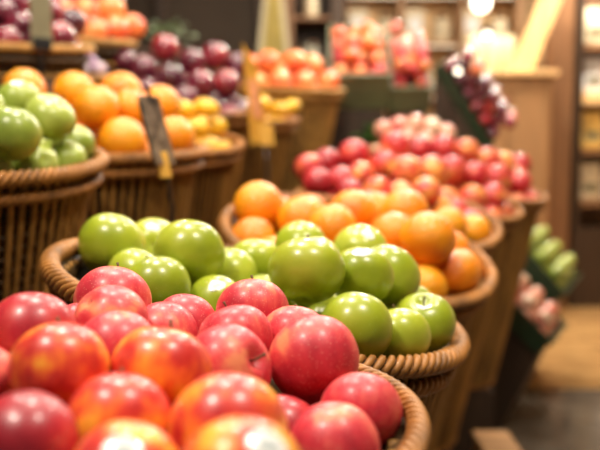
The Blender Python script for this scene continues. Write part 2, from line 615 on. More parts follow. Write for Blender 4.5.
def basket_meshes(r, H, gold):
    key = (round(r, 3), H, gold)
    if key in BASKET_CACHE:
        return BASKET_CACHE[key]
    rm, wm = (M['wicker_gold'], M['wicker_shaded'] if H < 0.3 else M['wicker_gold']) if gold else (M['wicker'], M['wicker_wall'])  # shallow baskets: shade below the rim is put into wall and band colour
    k = r / 0.262
    turns = int(round(21 * k))
    g = 0.68 if r == 0.2 else 1.0   # the front basket has a finer braid
    rim = ring_braid(MB(), r, 0.0, 0.0088 * g, 0.0043 * g, 4, int(turns * 1.5 / g ** 0.5)).mesh('rim', rm)
    cr = MB().tube([(r * math.cos(2 * PI * i / 96), r * math.sin(2 * PI * i / 96), 0) for i in range(96)], 0.0082 * g, 8, closed=True).mesh('rim_core', M['wicker_shaded'])  # tube added to paint shade into the creases of the braid
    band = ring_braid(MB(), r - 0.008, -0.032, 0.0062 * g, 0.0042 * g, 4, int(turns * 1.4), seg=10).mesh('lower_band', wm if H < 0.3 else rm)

    def rad(z):
        t = -z / 0.5 if H <= 0.5 else -z / 0.6
        return (r - 0.019) * (1 - (0.14 if H > 0.7 else 0.35) * t) if H > 0.3 else (r - 0.019) * (1 - 0.30 * t)
    foot = ring_braid(MB(), rad(-H) + 0.004, -H + 0.008, 0.0045, 0.0042, 4, turns, seg=8).mesh('foot_ring', rm)
    # wall: upright stakes over round weavers on a closed inner skin
    mb = MB()
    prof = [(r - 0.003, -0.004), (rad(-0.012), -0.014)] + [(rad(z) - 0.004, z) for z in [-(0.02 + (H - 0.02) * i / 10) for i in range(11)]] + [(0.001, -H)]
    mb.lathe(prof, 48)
    core = mb.mesh('core', M['wicker_shaded'])  # dark tone paints the shade in the gaps between stakes
    mb = MB()
    n = 2 * int(round(36 * k))
    rows = max(6, int(H / 0.02))
    for j in range(n):
        a = 2 * PI * j / n + rnd.uniform(-0.006, 0.006)
        lean = rnd.uniform(-0.03, 0.03)
        ph = j % 2
        pts = []
        for i in range(rows * 2 + 1):
            z = -0.010 - (H - 0.014) * i / (rows * 2)
            rr = rad(z) + 0.0038 + 0.0008 * math.cos(PI * (i * 0.5 + ph))
            aa = a + lean * (z / H) * 0.6
            pts.append((rr * math.cos(aa), rr * math.sin(aa), z))
        mb.tube(pts, 0.0052 * k, 6)
    wv = MB()
    for i in range(rows):
        z = -0.022 - (H - 0.035) * i / rows
        pts = []
        for j in range(n):
            a = 2 * PI * j / n
            rr = rad(z) + 0.0005 - 0.0020 * math.cos(PI * (j + i))
            pts.append((rr * math.cos(a), rr * math.sin(a), z))
        wv.tube(pts, 0.0028, 4, closed=True)
    weavers = wv.mesh('weavers', M['wicker_shaded'])  # same painted shade as the skin behind the stakes
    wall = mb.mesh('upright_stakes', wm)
    lm = MB()
    lm.lathe([(0.001, -0.0555), (r * 0.5, -0.0555), (r - 0.034, -0.0557), (r - 0.026, -0.0575), (r - 0.026, -0.066), (0.001, -0.066)], 48)
    liner = lm.mesh('liner', M['liner'])
    BASKET_CACHE[key] = (rim, band, wall, foot, liner, core, weavers, cr)
    return BASKET_CACHE[key]


def frame_matrix(tx, ty):
    n = Vector((math.tan(math.radians(tx)), -math.tan(math.radians(ty)), 1)).normalized()
    a = (Vector((1, 0, 0)) - n * n.x).normalized()
    b = n.cross(a)
    return Matrix((a, b, n)).transposed()


def make_basket(key, c, r, tx, ty, H, label, gold=False):
    m = frame_matrix(tx, ty)
    root = empty('wicker_basket')
    root.matrix_world = Matrix.Translation(Vector(c)) @ m.to_4x4()
    tag(root, label, 'basket')
    for nm, me in zip(('rim', 'lower_band', 'upright_stakes', 'foot_ring', 'liner', 'woven_wall', 'weavers', 'rim_core'), basket_meshes(r, H, gold)):
        o = put(nm, me, root)
        if nm == 'liner':
            o['label'] = 'black liner tray under the fruit'
    return root


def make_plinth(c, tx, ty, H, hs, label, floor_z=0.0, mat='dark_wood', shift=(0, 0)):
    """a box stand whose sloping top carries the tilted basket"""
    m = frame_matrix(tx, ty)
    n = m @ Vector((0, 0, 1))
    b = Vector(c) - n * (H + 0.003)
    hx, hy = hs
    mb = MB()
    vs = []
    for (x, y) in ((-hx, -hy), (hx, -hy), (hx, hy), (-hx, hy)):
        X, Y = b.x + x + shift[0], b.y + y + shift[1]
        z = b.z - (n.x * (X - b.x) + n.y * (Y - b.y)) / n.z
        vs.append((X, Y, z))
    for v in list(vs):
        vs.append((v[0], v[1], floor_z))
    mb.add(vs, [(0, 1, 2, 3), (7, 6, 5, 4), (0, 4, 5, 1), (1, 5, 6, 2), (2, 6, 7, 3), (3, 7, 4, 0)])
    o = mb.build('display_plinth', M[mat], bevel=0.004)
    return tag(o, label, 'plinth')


BASKETS = {
    'R': ((-0.117, 0.58, 1.05), 0.2, -1, 0),
    'G': ((-0.053, 1.06, 1.052), 0.262, 12, 1.5),
    'A': ((0.112, 1.605, 1.048), 0.262, 11, 13),
    'B': ((0.245, 2.13, 1.062), 0.262, 7, 13),
    'C': ((0.4375, 2.655, 1.0657), 0.262, 8, 8),
    'D': ((0.6803, 3.2183, 1.0693), 0.262, 8, 6),
    'E': ((0.52, 3.8151, 1.2046), 0.22, 0, 5),
    'L1': ((-0.604, 1.415, 1.222), 0.262, 3, 6),
    'L2': ((-0.49, 1.955, 1.228), 0.262, 1, 3.5),
    'L3': ((-0.4151, 2.4825, 1.2471), 0.24, 3, 8),
    'L4': ((-0.4142, 3.0287, 1.379), 0.262, 4, 10),
    'M': ((-0.265, 3.5885, 1.3478), 0.25, 3, 5),
    'L5': ((-0.048, 4.0456, 1.4936), 0.255, 2, 4),
    'U1': ((-0.8743, 3.1128, 1.6118), 0.262, 2, 5),
    'U2': ((-0.886, 2.501, 1.5262), 0.262, 2, 6),
    'U3': ((-0.6792, 2.754, 1.4449), 0.1, 0, 0),
}
BLABEL = {
    'R': ('wicker basket in front holding pinkish red apples', 'dark stand under the front basket of red apples'),
    'G': ('honey wicker basket of large green apples behind the red ones', 'dark stand under the right-hand basket of green apples'),
    'A': ('wicker basket of oranges directly behind the right-hand green apples', 'dark stand under the oranges behind the green apples'),
    'B': ('wicker basket sharing oranges and red apples, third from front on right', 'dark stand under the basket sharing oranges and red apples'),
    'C': ('dark wicker basket of red apples just left of the green floor trays', 'dark stand beneath red apple basket left of floor trays'),
    'D': ('last wicker basket of red apples on the right-hand row', 'dark stand beneath last red apple basket of right-hand row'),
    'E': ('small wicker basket of pale pink apples below the dark plum tray', 'dark stand under the small pale pink apple basket'),
    'L1': ('wicker basket of pale green apples cut by left frame edge', 'dark stand under left-hand green apple basket'),
    'L2': ('wicker basket heaped with oranges on the left', 'dark stand under left-hand orange basket'),
    'L3': ('small wicker basket of yellow mangoes behind left oranges', 'dark stand under the yellow mango basket'),
    'L4': ('wicker basket heaped with dark red plums behind yellow mangoes', 'dark stand under the plum basket behind the mangoes'),
    'M': ('tall brown wicker basket behind yellow price card, right of plums', 'dark stand under the tall basket right of the plums'),
    'L5': ('golden wicker basket of orange-pink peaches beside the olive crate', 'dark stand under golden peach basket beside olive crate'),
    'U1': ('golden shallow wicker basket of peaches at top left', None),
    'U2': ('golden shallow wicker basket of dark plums in top left corner', None),
    'U3': ('small bowl basket of lilac turnips between left oranges and peaches', None),
}
MOUND = {'B': 0.0043, 'C': 0.0041, 'D': 0.0032, 'E': 0.0022, 'L1': 0.0052, 'L2': 0.0032, 'L3': 0.0019, 'L4': 0.0031, 'M': 0.0021, 'L5': 0.0028, 'U1': 0.0049, 'U2': 0.0048, 'U3': 0.0016}
for k, (c, r, tx, ty) in BASKETS.items():
    H = {'U1': 0.085, 'U2': 0.085, 'U3': 0.08, 'A': 0.8, 'B': 0.82, 'C': 0.8, 'D': 0.75, 'G': 0.75, 'R': 0.6}.get(k, 0.5)
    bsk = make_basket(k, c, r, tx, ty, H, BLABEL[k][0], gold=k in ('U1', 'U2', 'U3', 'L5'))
    if MOUND.get(k, 0) > 0.005:   # domed pad that heaps the fruit up in the middle
        R_ = r - 0.03
        prof = [(max(0.001, R_ * i / 14), -0.0553 + MOUND[k] * (1 - (i / 14) ** 2) ** 0.8) for i in range(15)]
        MB().lathe(prof, 36).build('heaping_pad', M['liner'], bsk, smooth=True)
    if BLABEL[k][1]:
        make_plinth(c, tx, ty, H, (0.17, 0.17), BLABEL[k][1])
wb = empty('wooden_box', (0.592, 2.38, 0))
tag(wb, 'pale wooden box on the floor at bottom right, below the basket row', 'box')
MB().box((0, 0, 0.165), (0.10, 0.27, 0.33)).build('box_body', M['wood'], wb, bevel=0.004)
MB().box((0, 0, 0.34), (0.11, 0.28, 0.02)).build('lid', M['wood'], wb, bevel=0.003)
# riser of the upper left tier, three steps
riser = empty('display_riser', (-1.1, 2.9, 0))
tag(riser, 'dark wooden stepped riser carrying the top left baskets', 'riser')
RISE = []
for (k, y0, y1, x0, x1) in (('U2', 2.24, 2.64, -1.5, -0.665), ('U3', 2.645, 2.79, -1.5, -0.64), ('U1', 2.795, 3.4, -1.5, -0.69)):
    c, r, tx, ty = BASKETS[k]
    H = {'U1': 0.085, 'U2': 0.085, 'U3': 0.08}[k]
    m = frame_matrix(tx, ty)
    n = m @ Vector((0, 0, 1))
    b = Vector(c) - n * (H + 0.003)
    vs = [(x, y, b.z - (n.x * (x - b.x) + n.y * (y - b.y)) / n.z) for (x, y) in ((x0, y0), (x1, y0), (x1, y1), (x0, y1))]
    vs += [(v[0], v[1], 0.0) for v in vs]
    mb = MB().add(vs, [(0, 1, 2, 3), (7, 6, 5, 4), (0, 4, 5, 1), (1, 5, 6, 2), (2, 6, 7, 3), (3, 7, 4, 0)])
    o = mb.build('step', M['dark_wood'])
    o.parent = riser
    o.matrix_parent_inverse = Matrix.Translation(-riser.location)

# every fruit: kind, position, width in metres, label
FRUIT = {
'R': [
  ('dark', -0.196, 0.597, 1.106, 0.068, 'large deep pink-red apple at far left beside the wicker rim'),
  ('red', -0.172, 0.753, 1.101, 0.071, 'glossy red apple highest at back of front basket, before green apples'),
  ('red', -0.151, 0.651, 1.107, 0.061, 'small red apple just in front of the one highest at back left'),
  ('red', -0.187, 0.693, 1.083, 0.06, 'pale red apple wedged between the big far-left apple and back rim'),
  ('red', -0.133, 0.594, 1.096, 0.062, 'pale salmon red apple in second row, behind the orange one'),
  ('red', -0.115, 0.693, 1.084, 0.06, 'deep pink apple left of the dark one, at back of front basket'),
  ('red', -0.106, 0.752, 1.079, 0.062, 'flattened red apple half hidden behind the deep pink apple'),
  ('red', -0.043, 0.752, 1.092, 0.068, 'rounded pale red apple at back centre against the green apples'),
  ('red', -0.052, 0.665, 1.088, 0.062, 'dark pink apple between two salmon ones in middle of heap'),
  ('red', -0.055, 0.601, 1.081, 0.068, 'salmon apple showing its stem hollow, left of the sharpest apple'),
  ('red', -0.005, 0.703, 1.079, 0.062, 'pale red apple just behind the sharpest pink-red apple'),
  ('red', 0.012, 0.639, 1.078, 0.072, 'large sharp pink-red apple nearest the green apples, on right of heap'),
  ('red', 0.044, 0.582, 1.055, 0.06, 'red apple with a yellow tinge against the right wicker rim'),
  ('red', 0.022, 0.527, 1.051, 0.061, 'pink-red apple at bottom edge left of the rim-side apple'),
  ('blush', -0.154, 0.522, 1.103, 0.064, 'orange and yellow apple with red top on left of front heap'),
  ('blush', -0.093, 0.544, 1.095, 0.068, 'orange and red apple at centre of the heap, second blurred row'),
  ('blush', -0.108, 0.482, 1.081, 0.064, 'orange-red apple low between the two blurred stickered ones'),
  ('blush', -0.042, 0.47, 1.08, 0.071, 'big blurred orange-red apple at bottom centre of the front basket'),
  ('dark', -0.15, 0.438, 1.085, 0.06, 'dark red blurred apple in bottom left corner'),
  ('blush', -0.09, 0.414, 1.076, 0.06, 'orange apple at bottom edge with white sticker, left of the other stickered apple'),
  ('blush', -0.028, 0.382, 1.088, 0.063, 'orange apple at bottom edge with white sticker, right of the other stickered apple'),
  ('red', -0.214, 0.54, 1.087, 0.06, 'red apple cut by the left frame edge above the corner apple'),
  ('dark', -0.014, 0.575, 1.039, 0.062, 'dark red apple in shade beside the big blurred bottom apple'),
  ('red', -0.064, 0.719, 1.032, 0.074, ''),
  ('red', -0.152, 0.733, 1.036, 0.072, ''),
  ('red', -0.225, 0.696, 1.03, 0.073, ''),
  ('red', -0.256, 0.633, 1.029, 0.07, ''),
  ('red', -0.264, 0.556, 1.028, 0.072, ''),
  ('red', -0.232, 0.486, 1.029, 0.074, ''),
  ('red', -0.087, 0.649, 1.033, 0.071, ''),
  ('red', -0.191, 0.607, 1.03, 0.071, ''),
  ('red', -0.176, 0.529, 1.03, 0.068, ''),
  ('red', -0.104, 0.573, 1.032, 0.074, ''),
],
'G': [
  ('green', -0.249, 1.092, 1.111, 0.09, 'green apple farthest left in right-hand basket, by the wicker rim'),
  ('green', -0.21, 1.185, 1.097, 0.087, 'pale green apple with bright glare at back, second from left'),
  ('green', -0.136, 1.013, 1.11, 0.089, 'large smooth green apple at centre left with dark green lower side'),
  ('green', -0.163, 0.937, 1.081, 0.08, 'light green apple lying behind the highest red apple'),
  ('green', -0.208, 1.03, 1.08, 0.073, 'green apple half hidden behind the light one, left of centre'),
  ('green', -0.099, 0.966, 1.058, 0.07, 'small green apple low in the gap above the red apples'),
  ('green', -0.092, 1.071, 1.074, 0.076, 'pale green apple sunk in the gap right of centre-left apple'),
  ('green', -0.06, 1.141, 1.079, 0.08, 'green apple left of the biggest one, before the round orange'),
  ('green', 0.008, 0.947, 1.1, 0.09, 'biggest green apple, at top centre of the heap'),
  ('green', 0.001, 1.19, 1.094, 0.082, 'green apple peeking up behind the biggest one'),
  ('green', 0.074, 0.996, 1.085, 0.081, 'stickered green apple right beside the biggest one'),
  ('green', 0.113, 1.067, 1.074, 0.086, 'green apple at right end of the upper row'),
  ('green', 0.086, 1.19, 1.089, 0.083, 'stickered green apple behind the upper right pair'),
  ('green', 0.06, 0.876, 1.049, 0.08, 'round green apple in lower row, behind the sharp red apple'),
  ('green', 0.113, 0.926, 1.027, 0.073, 'stickered green apple low beside the front rim'),
  ('green', 0.15, 0.99, 1.029, 0.078, 'green apple at far right against the wicker rim'),
  ('green', 0.149, 1.112, 1.022, 0.072, 'green apple glimpsed between upper row and low right apples'),
  ('green', 0.081, 1.214, 1.011, 0.08, ''),
  ('green', 0.013, 1.256, 1.027, 0.079, ''),
  ('green', -0.065, 1.268, 1.044, 0.079, ''),
  ('green', -0.142, 1.248, 1.06, 0.075, ''),
  ('green', -0.126, 0.865, 1.046, 0.073, ''),
  ('green', -0.048, 0.853, 1.029, 0.075, ''),
  ('green', -0.016, 0.927, 1.024, 0.077, ''),
  ('green', 0.032, 0.994, 1.016, 0.079, 'smaller visible green apple in right-hand green apple basket, second from left in lowest row'),
  ('green', 0.046, 1.141, 1.017, 0.073, 'smaller visible green apple in right-hand green apple basket, third from left in lowest row'),
  ('green', -0.125, 1.172, 1.052, 0.074, ''),
  ('green', -0.009, 1.088, 1.027, 0.077, 'smaller visible green apple in right-hand green apple basket, leftmost in lowest row'),
  ('green', -0.044, 1.013, 1.047, 0.077, 'smaller visible green apple in right-hand green apple basket, alone in second row'),
  ('green', 0.017, 1.05, 1.09, 0.08, 'smaller visible green apple in right-hand green apple basket, alone in top row'),
  ('green', -0.17, 1.109, 1.077, 0.067, ''),
  ('green', 0.076, 1.075, 1.006, 0.072, ''),
],
'A': [
  ('orange', -0.081, 1.629, 1.12, 0.1, 'orange in orange basket behind green apples, leftmost in top row'),
  ('orange', -0.088, 1.555, 1.063, 0.087, 'orange in orange basket behind green apples, leftmost in second row'),
  ('orange', 0.004, 1.588, 1.096, 0.097, 'orange in orange basket behind green apples, third from left in top row'),
  ('orange', 0.06, 1.512, 1.09, 0.088, 'orange in orange basket behind green apples, third from left in second row'),
  ('orange', 0.109, 1.705, 1.101, 0.1, 'orange in orange basket behind green apples, fifth from left in top row'),
  ('orange', 0.205, 1.634, 1.107, 0.099, 'orange in orange basket behind green apples, seventh from left in top row'),
  ('orange', 0.165, 1.782, 1.092, 0.094, 'orange in orange basket behind green apples, sixth from left in top row'),
  ('orange', 0.227, 1.468, 1.075, 0.1, 'orange in orange basket behind green apples, fifth from left in second row'),
  ('orange', 0.175, 1.547, 1.071, 0.093, 'orange in orange basket behind green apples, fourth from left in second row'),
  ('orange', 0.283, 1.501, 1.006, 0.093, 'orange in orange basket behind green apples, second from left in lowest row'),
  ('orange', 0.217, 1.433, 0.994, 0.081, 'orange in orange basket behind green apples, leftmost in lowest row'),
  ('orange', 0.311, 1.596, 0.996, 0.089, 'orange in orange basket behind green apples, third from left in lowest row'),
  ('orange', 0.304, 1.68, 1.027, 0.084, 'orange in orange basket behind green apples, alone in third row'),
  ('orange', 0.251, 1.747, 1.042, 0.088, ''),
  ('orange', 0.021, 1.781, 1.095, 0.082, 'orange in orange basket behind green apples, fourth from left in top row'),
  ('orange', -0.047, 1.722, 1.095, 0.082, 'orange in orange basket behind green apples, second from left in top row'),
  ('orange', -0.045, 1.476, 1.037, 0.086, 'orange in orange basket behind green apples, second from left in second row'),
  ('orange', 0.025, 1.425, 1.012, 0.084, ''),
  ('orange', 0.112, 1.41, 0.991, 0.091, ''),
  ('orange', 0.125, 1.498, 1.01, 0.09, ''),
  ('orange', 0.022, 1.677, 1.071, 0.082, ''),
  ('orange', 0.112, 1.635, 1.041, 0.084, ''),
  ('orange', 0.2, 1.682, 1.032, 0.079, ''),
],
'B': [
  ('orange', 0.432, 2.058, 1.022, 0.089, 'orange in mixed basket behind the oranges, second from left in lowest row'),
  ('orange', 0.35, 1.96, 1.048, 0.091, 'orange in mixed basket behind the oranges, leftmost in lowest row'),
  ('orange', 0.344, 2.102, 1.069, 0.094, 'orange in mixed basket behind the oranges, leftmost in fifth row'),
  ('rb', 0.024, 2.224, 1.176, 0.078, 'red apple in mixed basket behind the oranges, leftmost in second row'),
  ('rb', 0.075, 2.317, 1.186, 0.083, 'red apple in mixed basket behind the oranges, second from left in second row'),
  ('rb', 0.147, 2.277, 1.207, 0.09, 'red apple in mixed basket behind the oranges, leftmost in top row'),
  ('rb', 0.045, 2.096, 1.142, 0.077, 'red apple in mixed basket behind the oranges, leftmost in third row'),
  ('rb', 0.105, 2.139, 1.145, 0.075, 'red apple in mixed basket behind the oranges, second from left in third row'),
  ('rb', 0.16, 2.188, 1.156, 0.076, 'red apple in mixed basket behind the oranges, third from left in second row'),
  ('rb', 0.265, 2.33, 1.231, 0.09, 'red apple in mixed basket behind the oranges, second from left in top row'),
  ('rb', 0.225, 2.225, 1.181, 0.082, 'red apple in mixed basket behind the oranges, fourth from left in second row'),
  ('rb', 0.274, 2.153, 1.168, 0.089, 'red apple in mixed basket behind the oranges, fifth from left in second row'),
  ('rb', 0.193, 2.058, 1.127, 0.072, 'red apple in mixed basket behind the oranges, fourth from left in third row'),
  ('rb', 0.123, 2.057, 1.122, 0.07, 'red apple in mixed basket behind the oranges, third from left in third row'),
  ('rb', 0.242, 2.009, 1.118, 0.071, 'red apple in mixed basket behind the oranges, third from left in fourth row'),
  ('rb', 0.31, 2.049, 1.123, 0.075, 'red apple in mixed basket behind the oranges, fourth from left in fourth row'),
  ('rb', 0.349, 2.203, 1.166, 0.09, 'red apple in mixed basket behind the oranges, sixth from left in second row'),
  ('rb', 0.418, 2.244, 1.051, 0.083, 'red apple in mixed basket behind the oranges, second from left in fifth row'),
  ('rb', 0.359, 2.303, 1.072, 0.081, ''),
  ('rb', 0.062, 2.225, 1.091, 0.079, 'red apple in mixed basket behind the oranges, leftmost in fourth row'),
  ('rb', 0.249, 1.932, 1.0, 0.08, ''),
  ('rb', 0.447, 2.165, 1.03, 0.081, 'red apple in mixed basket behind the oranges, third from left in fifth row'),
  ('rb', 0.294, 2.266, 1.145, 0.077, ''),
  ('rb', 0.162, 1.987, 1.093, 0.075, 'red apple in mixed basket behind the oranges, second from left in fourth row'),
],
'C': [
  ('rb', 0.437, 2.487, 1.065, 0.09, 'red apple in red apple basket before tan counter, leftmost in fourth row'),
  ('rb', 0.52, 2.513, 1.073, 0.088, 'red apple in red apple basket before tan counter, fifth from left in fourth row'),
  ('rb', 0.592, 2.563, 1.075, 0.089, 'red apple in red apple basket before tan counter, sixth from left in fourth row'),
  ('rb', 0.467, 2.564, 1.158, 0.09, 'red apple in red apple basket before tan counter, alone in second row'),
  ('rb', 0.547, 2.605, 1.138, 0.09, 'red apple in red apple basket before tan counter, second from left in third row'),
  ('rb', 0.634, 2.682, 1.128, 0.09, 'red apple in red apple basket before tan counter, third from left in third row'),
  ('rb', 0.382, 2.663, 1.218, 0.09, 'red apple in red apple basket before tan counter, leftmost in top row'),
  ('rb', 0.464, 2.696, 1.224, 0.09, 'red apple in red apple basket before tan counter, second from left in top row'),
  ('rb', 0.543, 2.733, 1.211, 0.09, 'red apple in red apple basket before tan counter, third from left in top row'),
  ('rb', 0.62, 2.767, 1.181, 0.09, 'red apple in red apple basket before tan counter, fourth from left in top row'),
  ('rb', 0.577, 2.508, 1.011, 0.082, 'red apple in red apple basket before tan counter, leftmost in lowest row'),
  ('rb', 0.637, 2.61, 1.014, 0.077, 'red apple in red apple basket before tan counter, third from left in lowest row'),
  ('rb', 0.635, 2.684, 1.037, 0.076, 'red apple in red apple basket before tan counter, second from left in lowest row'),
  ('rb', 0.567, 2.825, 1.054, 0.077, ''),
  ('rb', 0.411, 2.86, 1.083, 0.081, ''),
  ('rb', 0.268, 2.772, 1.091, 0.078, ''),
  ('rb', 0.234, 2.693, 1.084, 0.083, ''),
  ('rb', 0.271, 2.531, 1.056, 0.077, ''),
  ('rb', 0.491, 2.651, 1.06, 0.075, ''),
  ('rb', 0.341, 2.775, 1.149, 0.081, ''),
  ('rb', 0.307, 2.656, 1.152, 0.081, ''),
  ('rb', 0.3, 2.581, 1.135, 0.075, 'red apple in red apple basket before tan counter, leftmost in third row'),
  ('rb', 0.348, 2.504, 1.123, 0.076, ''),
  ('rb', 0.56, 2.759, 1.113, 0.079, 'red apple in red apple basket before tan counter, fourth from left in fourth row'),
  ('rb', 0.484, 2.704, 1.12, 0.081, 'red apple in red apple basket before tan counter, second from left in fourth row'),
  ('rb', 0.388, 2.583, 1.129, 0.083, ''),
  ('rb', 0.463, 2.572, 1.071, 0.076, 'red apple in red apple basket before tan counter, third from left in fourth row'),
],
'D': [
  ('rb', 0.826, 3.126, 1.089, 0.09, 'red apple in red apple basket farthest along aisle, second from left in second row'),
  ('rb', 0.784, 3.208, 1.162, 0.09, 'red apple in red apple basket farthest along aisle, leftmost in top row'),
  ('rb', 0.877, 3.327, 1.151, 0.09, 'red apple in red apple basket farthest along aisle, third from left in top row'),
  ('rb', 0.743, 3.095, 1.095, 0.09, 'red apple in red apple basket farthest along aisle, leftmost in second row'),
  ('rb', 0.752, 3.413, 1.064, 0.075, ''),
  ('rb', 0.668, 3.425, 1.077, 0.082, ''),
  ('rb', 0.586, 3.402, 1.087, 0.082, ''),
  ('rb', 0.506, 3.106, 1.067, 0.078, ''),
  ('rb', 0.566, 3.046, 1.052, 0.076, ''),
  ('rb', 0.646, 3.016, 1.038, 0.076, ''),
  ('rb', 0.731, 3.022, 1.026, 0.081, 'red apple in red apple basket farthest along aisle, leftmost in lowest row'),
  ('rb', 0.807, 3.062, 1.02, 0.076, 'red apple in red apple basket farthest along aisle, third from left in lowest row'),
  ('rb', 0.865, 3.121, 1.016, 0.075, 'red apple in red apple basket farthest along aisle, fifth from left in lowest row'),
  ('rb', 0.883, 3.212, 1.025, 0.074, 'red apple in red apple basket farthest along aisle, fourth from left in lowest row'),
  ('rb', 0.804, 3.243, 1.039, 0.08, 'red apple in red apple basket farthest along aisle, second from left in lowest row'),
  ('rb', 0.844, 3.236, 1.11, 0.079, 'red apple in red apple basket farthest along aisle, second from left in top row'),
  ('rb', 0.797, 3.311, 1.121, 0.078, ''),
  ('rb', 0.733, 3.353, 1.119, 0.075, ''),
  ('rb', 0.572, 3.322, 1.145, 0.076, ''),
  ('rb', 0.531, 3.242, 1.165, 0.075, ''),
  ('rb', 0.531, 3.165, 1.148, 0.08, ''),
  ('rb', 0.725, 3.277, 1.13, 0.08, ''),
  ('rb', 0.606, 3.233, 1.189, 0.076, ''),
  ('rb', 0.615, 3.129, 1.198, 0.078, ''),
  ('rb', 0.706, 3.147, 1.161, 0.082, ''),
  ('rb', 0.665, 3.28, 1.183, 0.076, ''),
],
'E': [
  ('pk', 0.364, 3.679, 1.294, 0.082, 'pale pink apple in pink apple basket below olive crate, leftmost in top row'),
  ('pk', 0.438, 3.711, 1.312, 0.085, 'pale pink apple in pink apple basket below olive crate, second from left in top row'),
  ('pk', 0.508, 3.666, 1.32, 0.085, 'pale pink apple in pink apple basket below olive crate, third from left in top row'),
  ('pk', 0.583, 3.705, 1.307, 0.083, 'pale pink apple in pink apple basket below olive crate, fourth from left in top row'),
  ('pk', 0.652, 3.743, 1.281, 0.084, 'pale pink apple in pink apple basket below olive crate, fifth from left in top row'),
  ('pk', 0.467, 3.623, 1.259, 0.081, 'pale pink apple in pink apple basket below olive crate, leftmost in second row'),
  ('pk', 0.394, 3.595, 1.241, 0.081, ''),
  ('pk', 0.544, 3.64, 1.25, 0.081, 'pale pink apple in pink apple basket below olive crate, second from left in second row'),
  ('pk', 0.356, 3.839, 1.191, 0.076, 'pale pink apple in pink apple basket below olive crate, leftmost in lowest row'),
  ('pk', 0.364, 3.761, 1.184, 0.078, 'pale pink apple in pink apple basket below olive crate, second from left in lowest row'),
  ('pk', 0.638, 3.693, 1.184, 0.074, ''),
  ('pk', 0.685, 3.833, 1.19, 0.073, ''),
  ('pk', 0.6, 3.962, 1.201, 0.074, ''),
  ('pk', 0.523, 3.982, 1.203, 0.079, ''),
  ('pk', 0.446, 3.964, 1.202, 0.074, ''),
  ('pk', 0.385, 3.913, 1.197, 0.079, 'pale pink apple in pink apple basket below olive crate, third from left in lowest row'),
  ('pk', 0.431, 3.829, 1.19, 0.079, ''),
  ('pk', 0.618, 3.878, 1.266, 0.073, 'pale pink apple in pink apple basket below olive crate, third from left in second row'),
  ('pk', 0.463, 3.902, 1.253, 0.078, ''),
  ('pk', 0.507, 3.76, 1.267, 0.079, ''),
  ('pk', 0.522, 3.856, 1.305, 0.073, ''),
  ('pk', 0.578, 3.791, 1.297, 0.079, ''),
],
'L1': [
  ('gr2', -0.434, 1.265, 1.258, 0.086, 'green apple in left-hand green apple basket, leftmost in third row'),
  ('gr2', -0.413, 1.386, 1.287, 0.086, 'green apple in left-hand green apple basket, alone in second row'),
  ('gr2', -0.499, 1.494, 1.314, 0.086, 'green apple in left-hand green apple basket, third from left in top row'),
  ('gr2', -0.42, 1.334, 1.21, 0.073, 'green apple in left-hand green apple basket, second from left in lowest row'),
  ('gr2', -0.392, 1.406, 1.214, 0.072, 'green apple in left-hand green apple basket, third from left in lowest row'),
  ('gr2', -0.399, 1.476, 1.238, 0.079, 'green apple in left-hand green apple basket, fourth from left in third row'),
  ('gr2', -0.481, 1.297, 1.203, 0.074, 'green apple in left-hand green apple basket, leftmost in lowest row'),
  ('gr2', -0.538, 1.412, 1.3, 0.086, 'green apple in left-hand green apple basket, leftmost in top row'),
  ('gr2', -0.716, 1.242, 1.194, 0.08, ''),
  ('gr2', -0.56, 1.215, 1.183, 0.074, ''),
  ('gr2', -0.442, 1.548, 1.22, 0.081, 'green apple in left-hand green apple basket, third from left in third row'),
  ('gr2', -0.505, 1.601, 1.222, 0.081, 'green apple in left-hand green apple basket, second from left in third row'),
  ('gr2', -0.673, 1.611, 1.244, 0.081, ''),
  ('gr2', -0.78, 1.527, 1.227, 0.078, ''),
  ('gr2', -0.808, 1.371, 1.212, 0.074, ''),
  ('gr2', -0.633, 1.239, 1.264, 0.079, ''),
  ('gr2', -0.516, 1.252, 1.25, 0.074, ''),
  ('gr2', -0.478, 1.343, 1.266, 0.078, 'green apple in left-hand green apple basket, second from left in top row'),
  ('gr2', -0.625, 1.556, 1.302, 0.077, ''),
  ('gr2', -0.6, 1.341, 1.276, 0.076, ''),
  ('gr2', -0.582, 1.495, 1.351, 0.08, ''),
  ('gr2', -0.664, 1.467, 1.328, 0.072, ''),
  ('gr2', -0.701, 1.396, 1.336, 0.079, ''),
  ('gr2', -0.663, 1.31, 1.327, 0.073, ''),
],
'L2': [
  ('orange', -0.639, 1.952, 1.365, 0.1, 'orange in left-hand orange basket, leftmost in top row'),
  ('orange', -0.519, 1.941, 1.358, 0.1, 'orange in left-hand orange basket, second from left in top row'),
  ('orange', -0.437, 1.809, 1.32, 0.1, 'orange in left-hand orange basket, leftmost in second row'),
  ('orange', -0.425, 2.002, 1.361, 0.1, 'orange in left-hand orange basket, third from left in top row'),
  ('orange', -0.377, 1.886, 1.317, 0.099, 'orange in left-hand orange basket, second from left in second row'),
  ('orange', -0.377, 1.777, 1.249, 0.1, 'orange in left-hand orange basket, second from left in lowest row'),
  ('orange', -0.481, 1.846, 1.24, 0.1, 'orange in left-hand orange basket, leftmost in lowest row'),
  ('orange', -0.334, 2.019, 1.334, 0.096, 'orange in left-hand orange basket, third from left in second row'),
  ('orange', -0.285, 1.888, 1.257, 0.094, 'orange in left-hand orange basket, fifth from left in lowest row'),
  ('orange', -0.675, 2.039, 1.225, 0.084, ''),
  ('orange', -0.671, 1.863, 1.214, 0.088, ''),
  ('orange', -0.613, 1.794, 1.209, 0.083, ''),
  ('orange', -0.531, 1.757, 1.206, 0.089, ''),
  ('orange', -0.379, 2.111, 1.234, 0.084, ''),
  ('orange', -0.54, 2.152, 1.23, 0.084, ''),
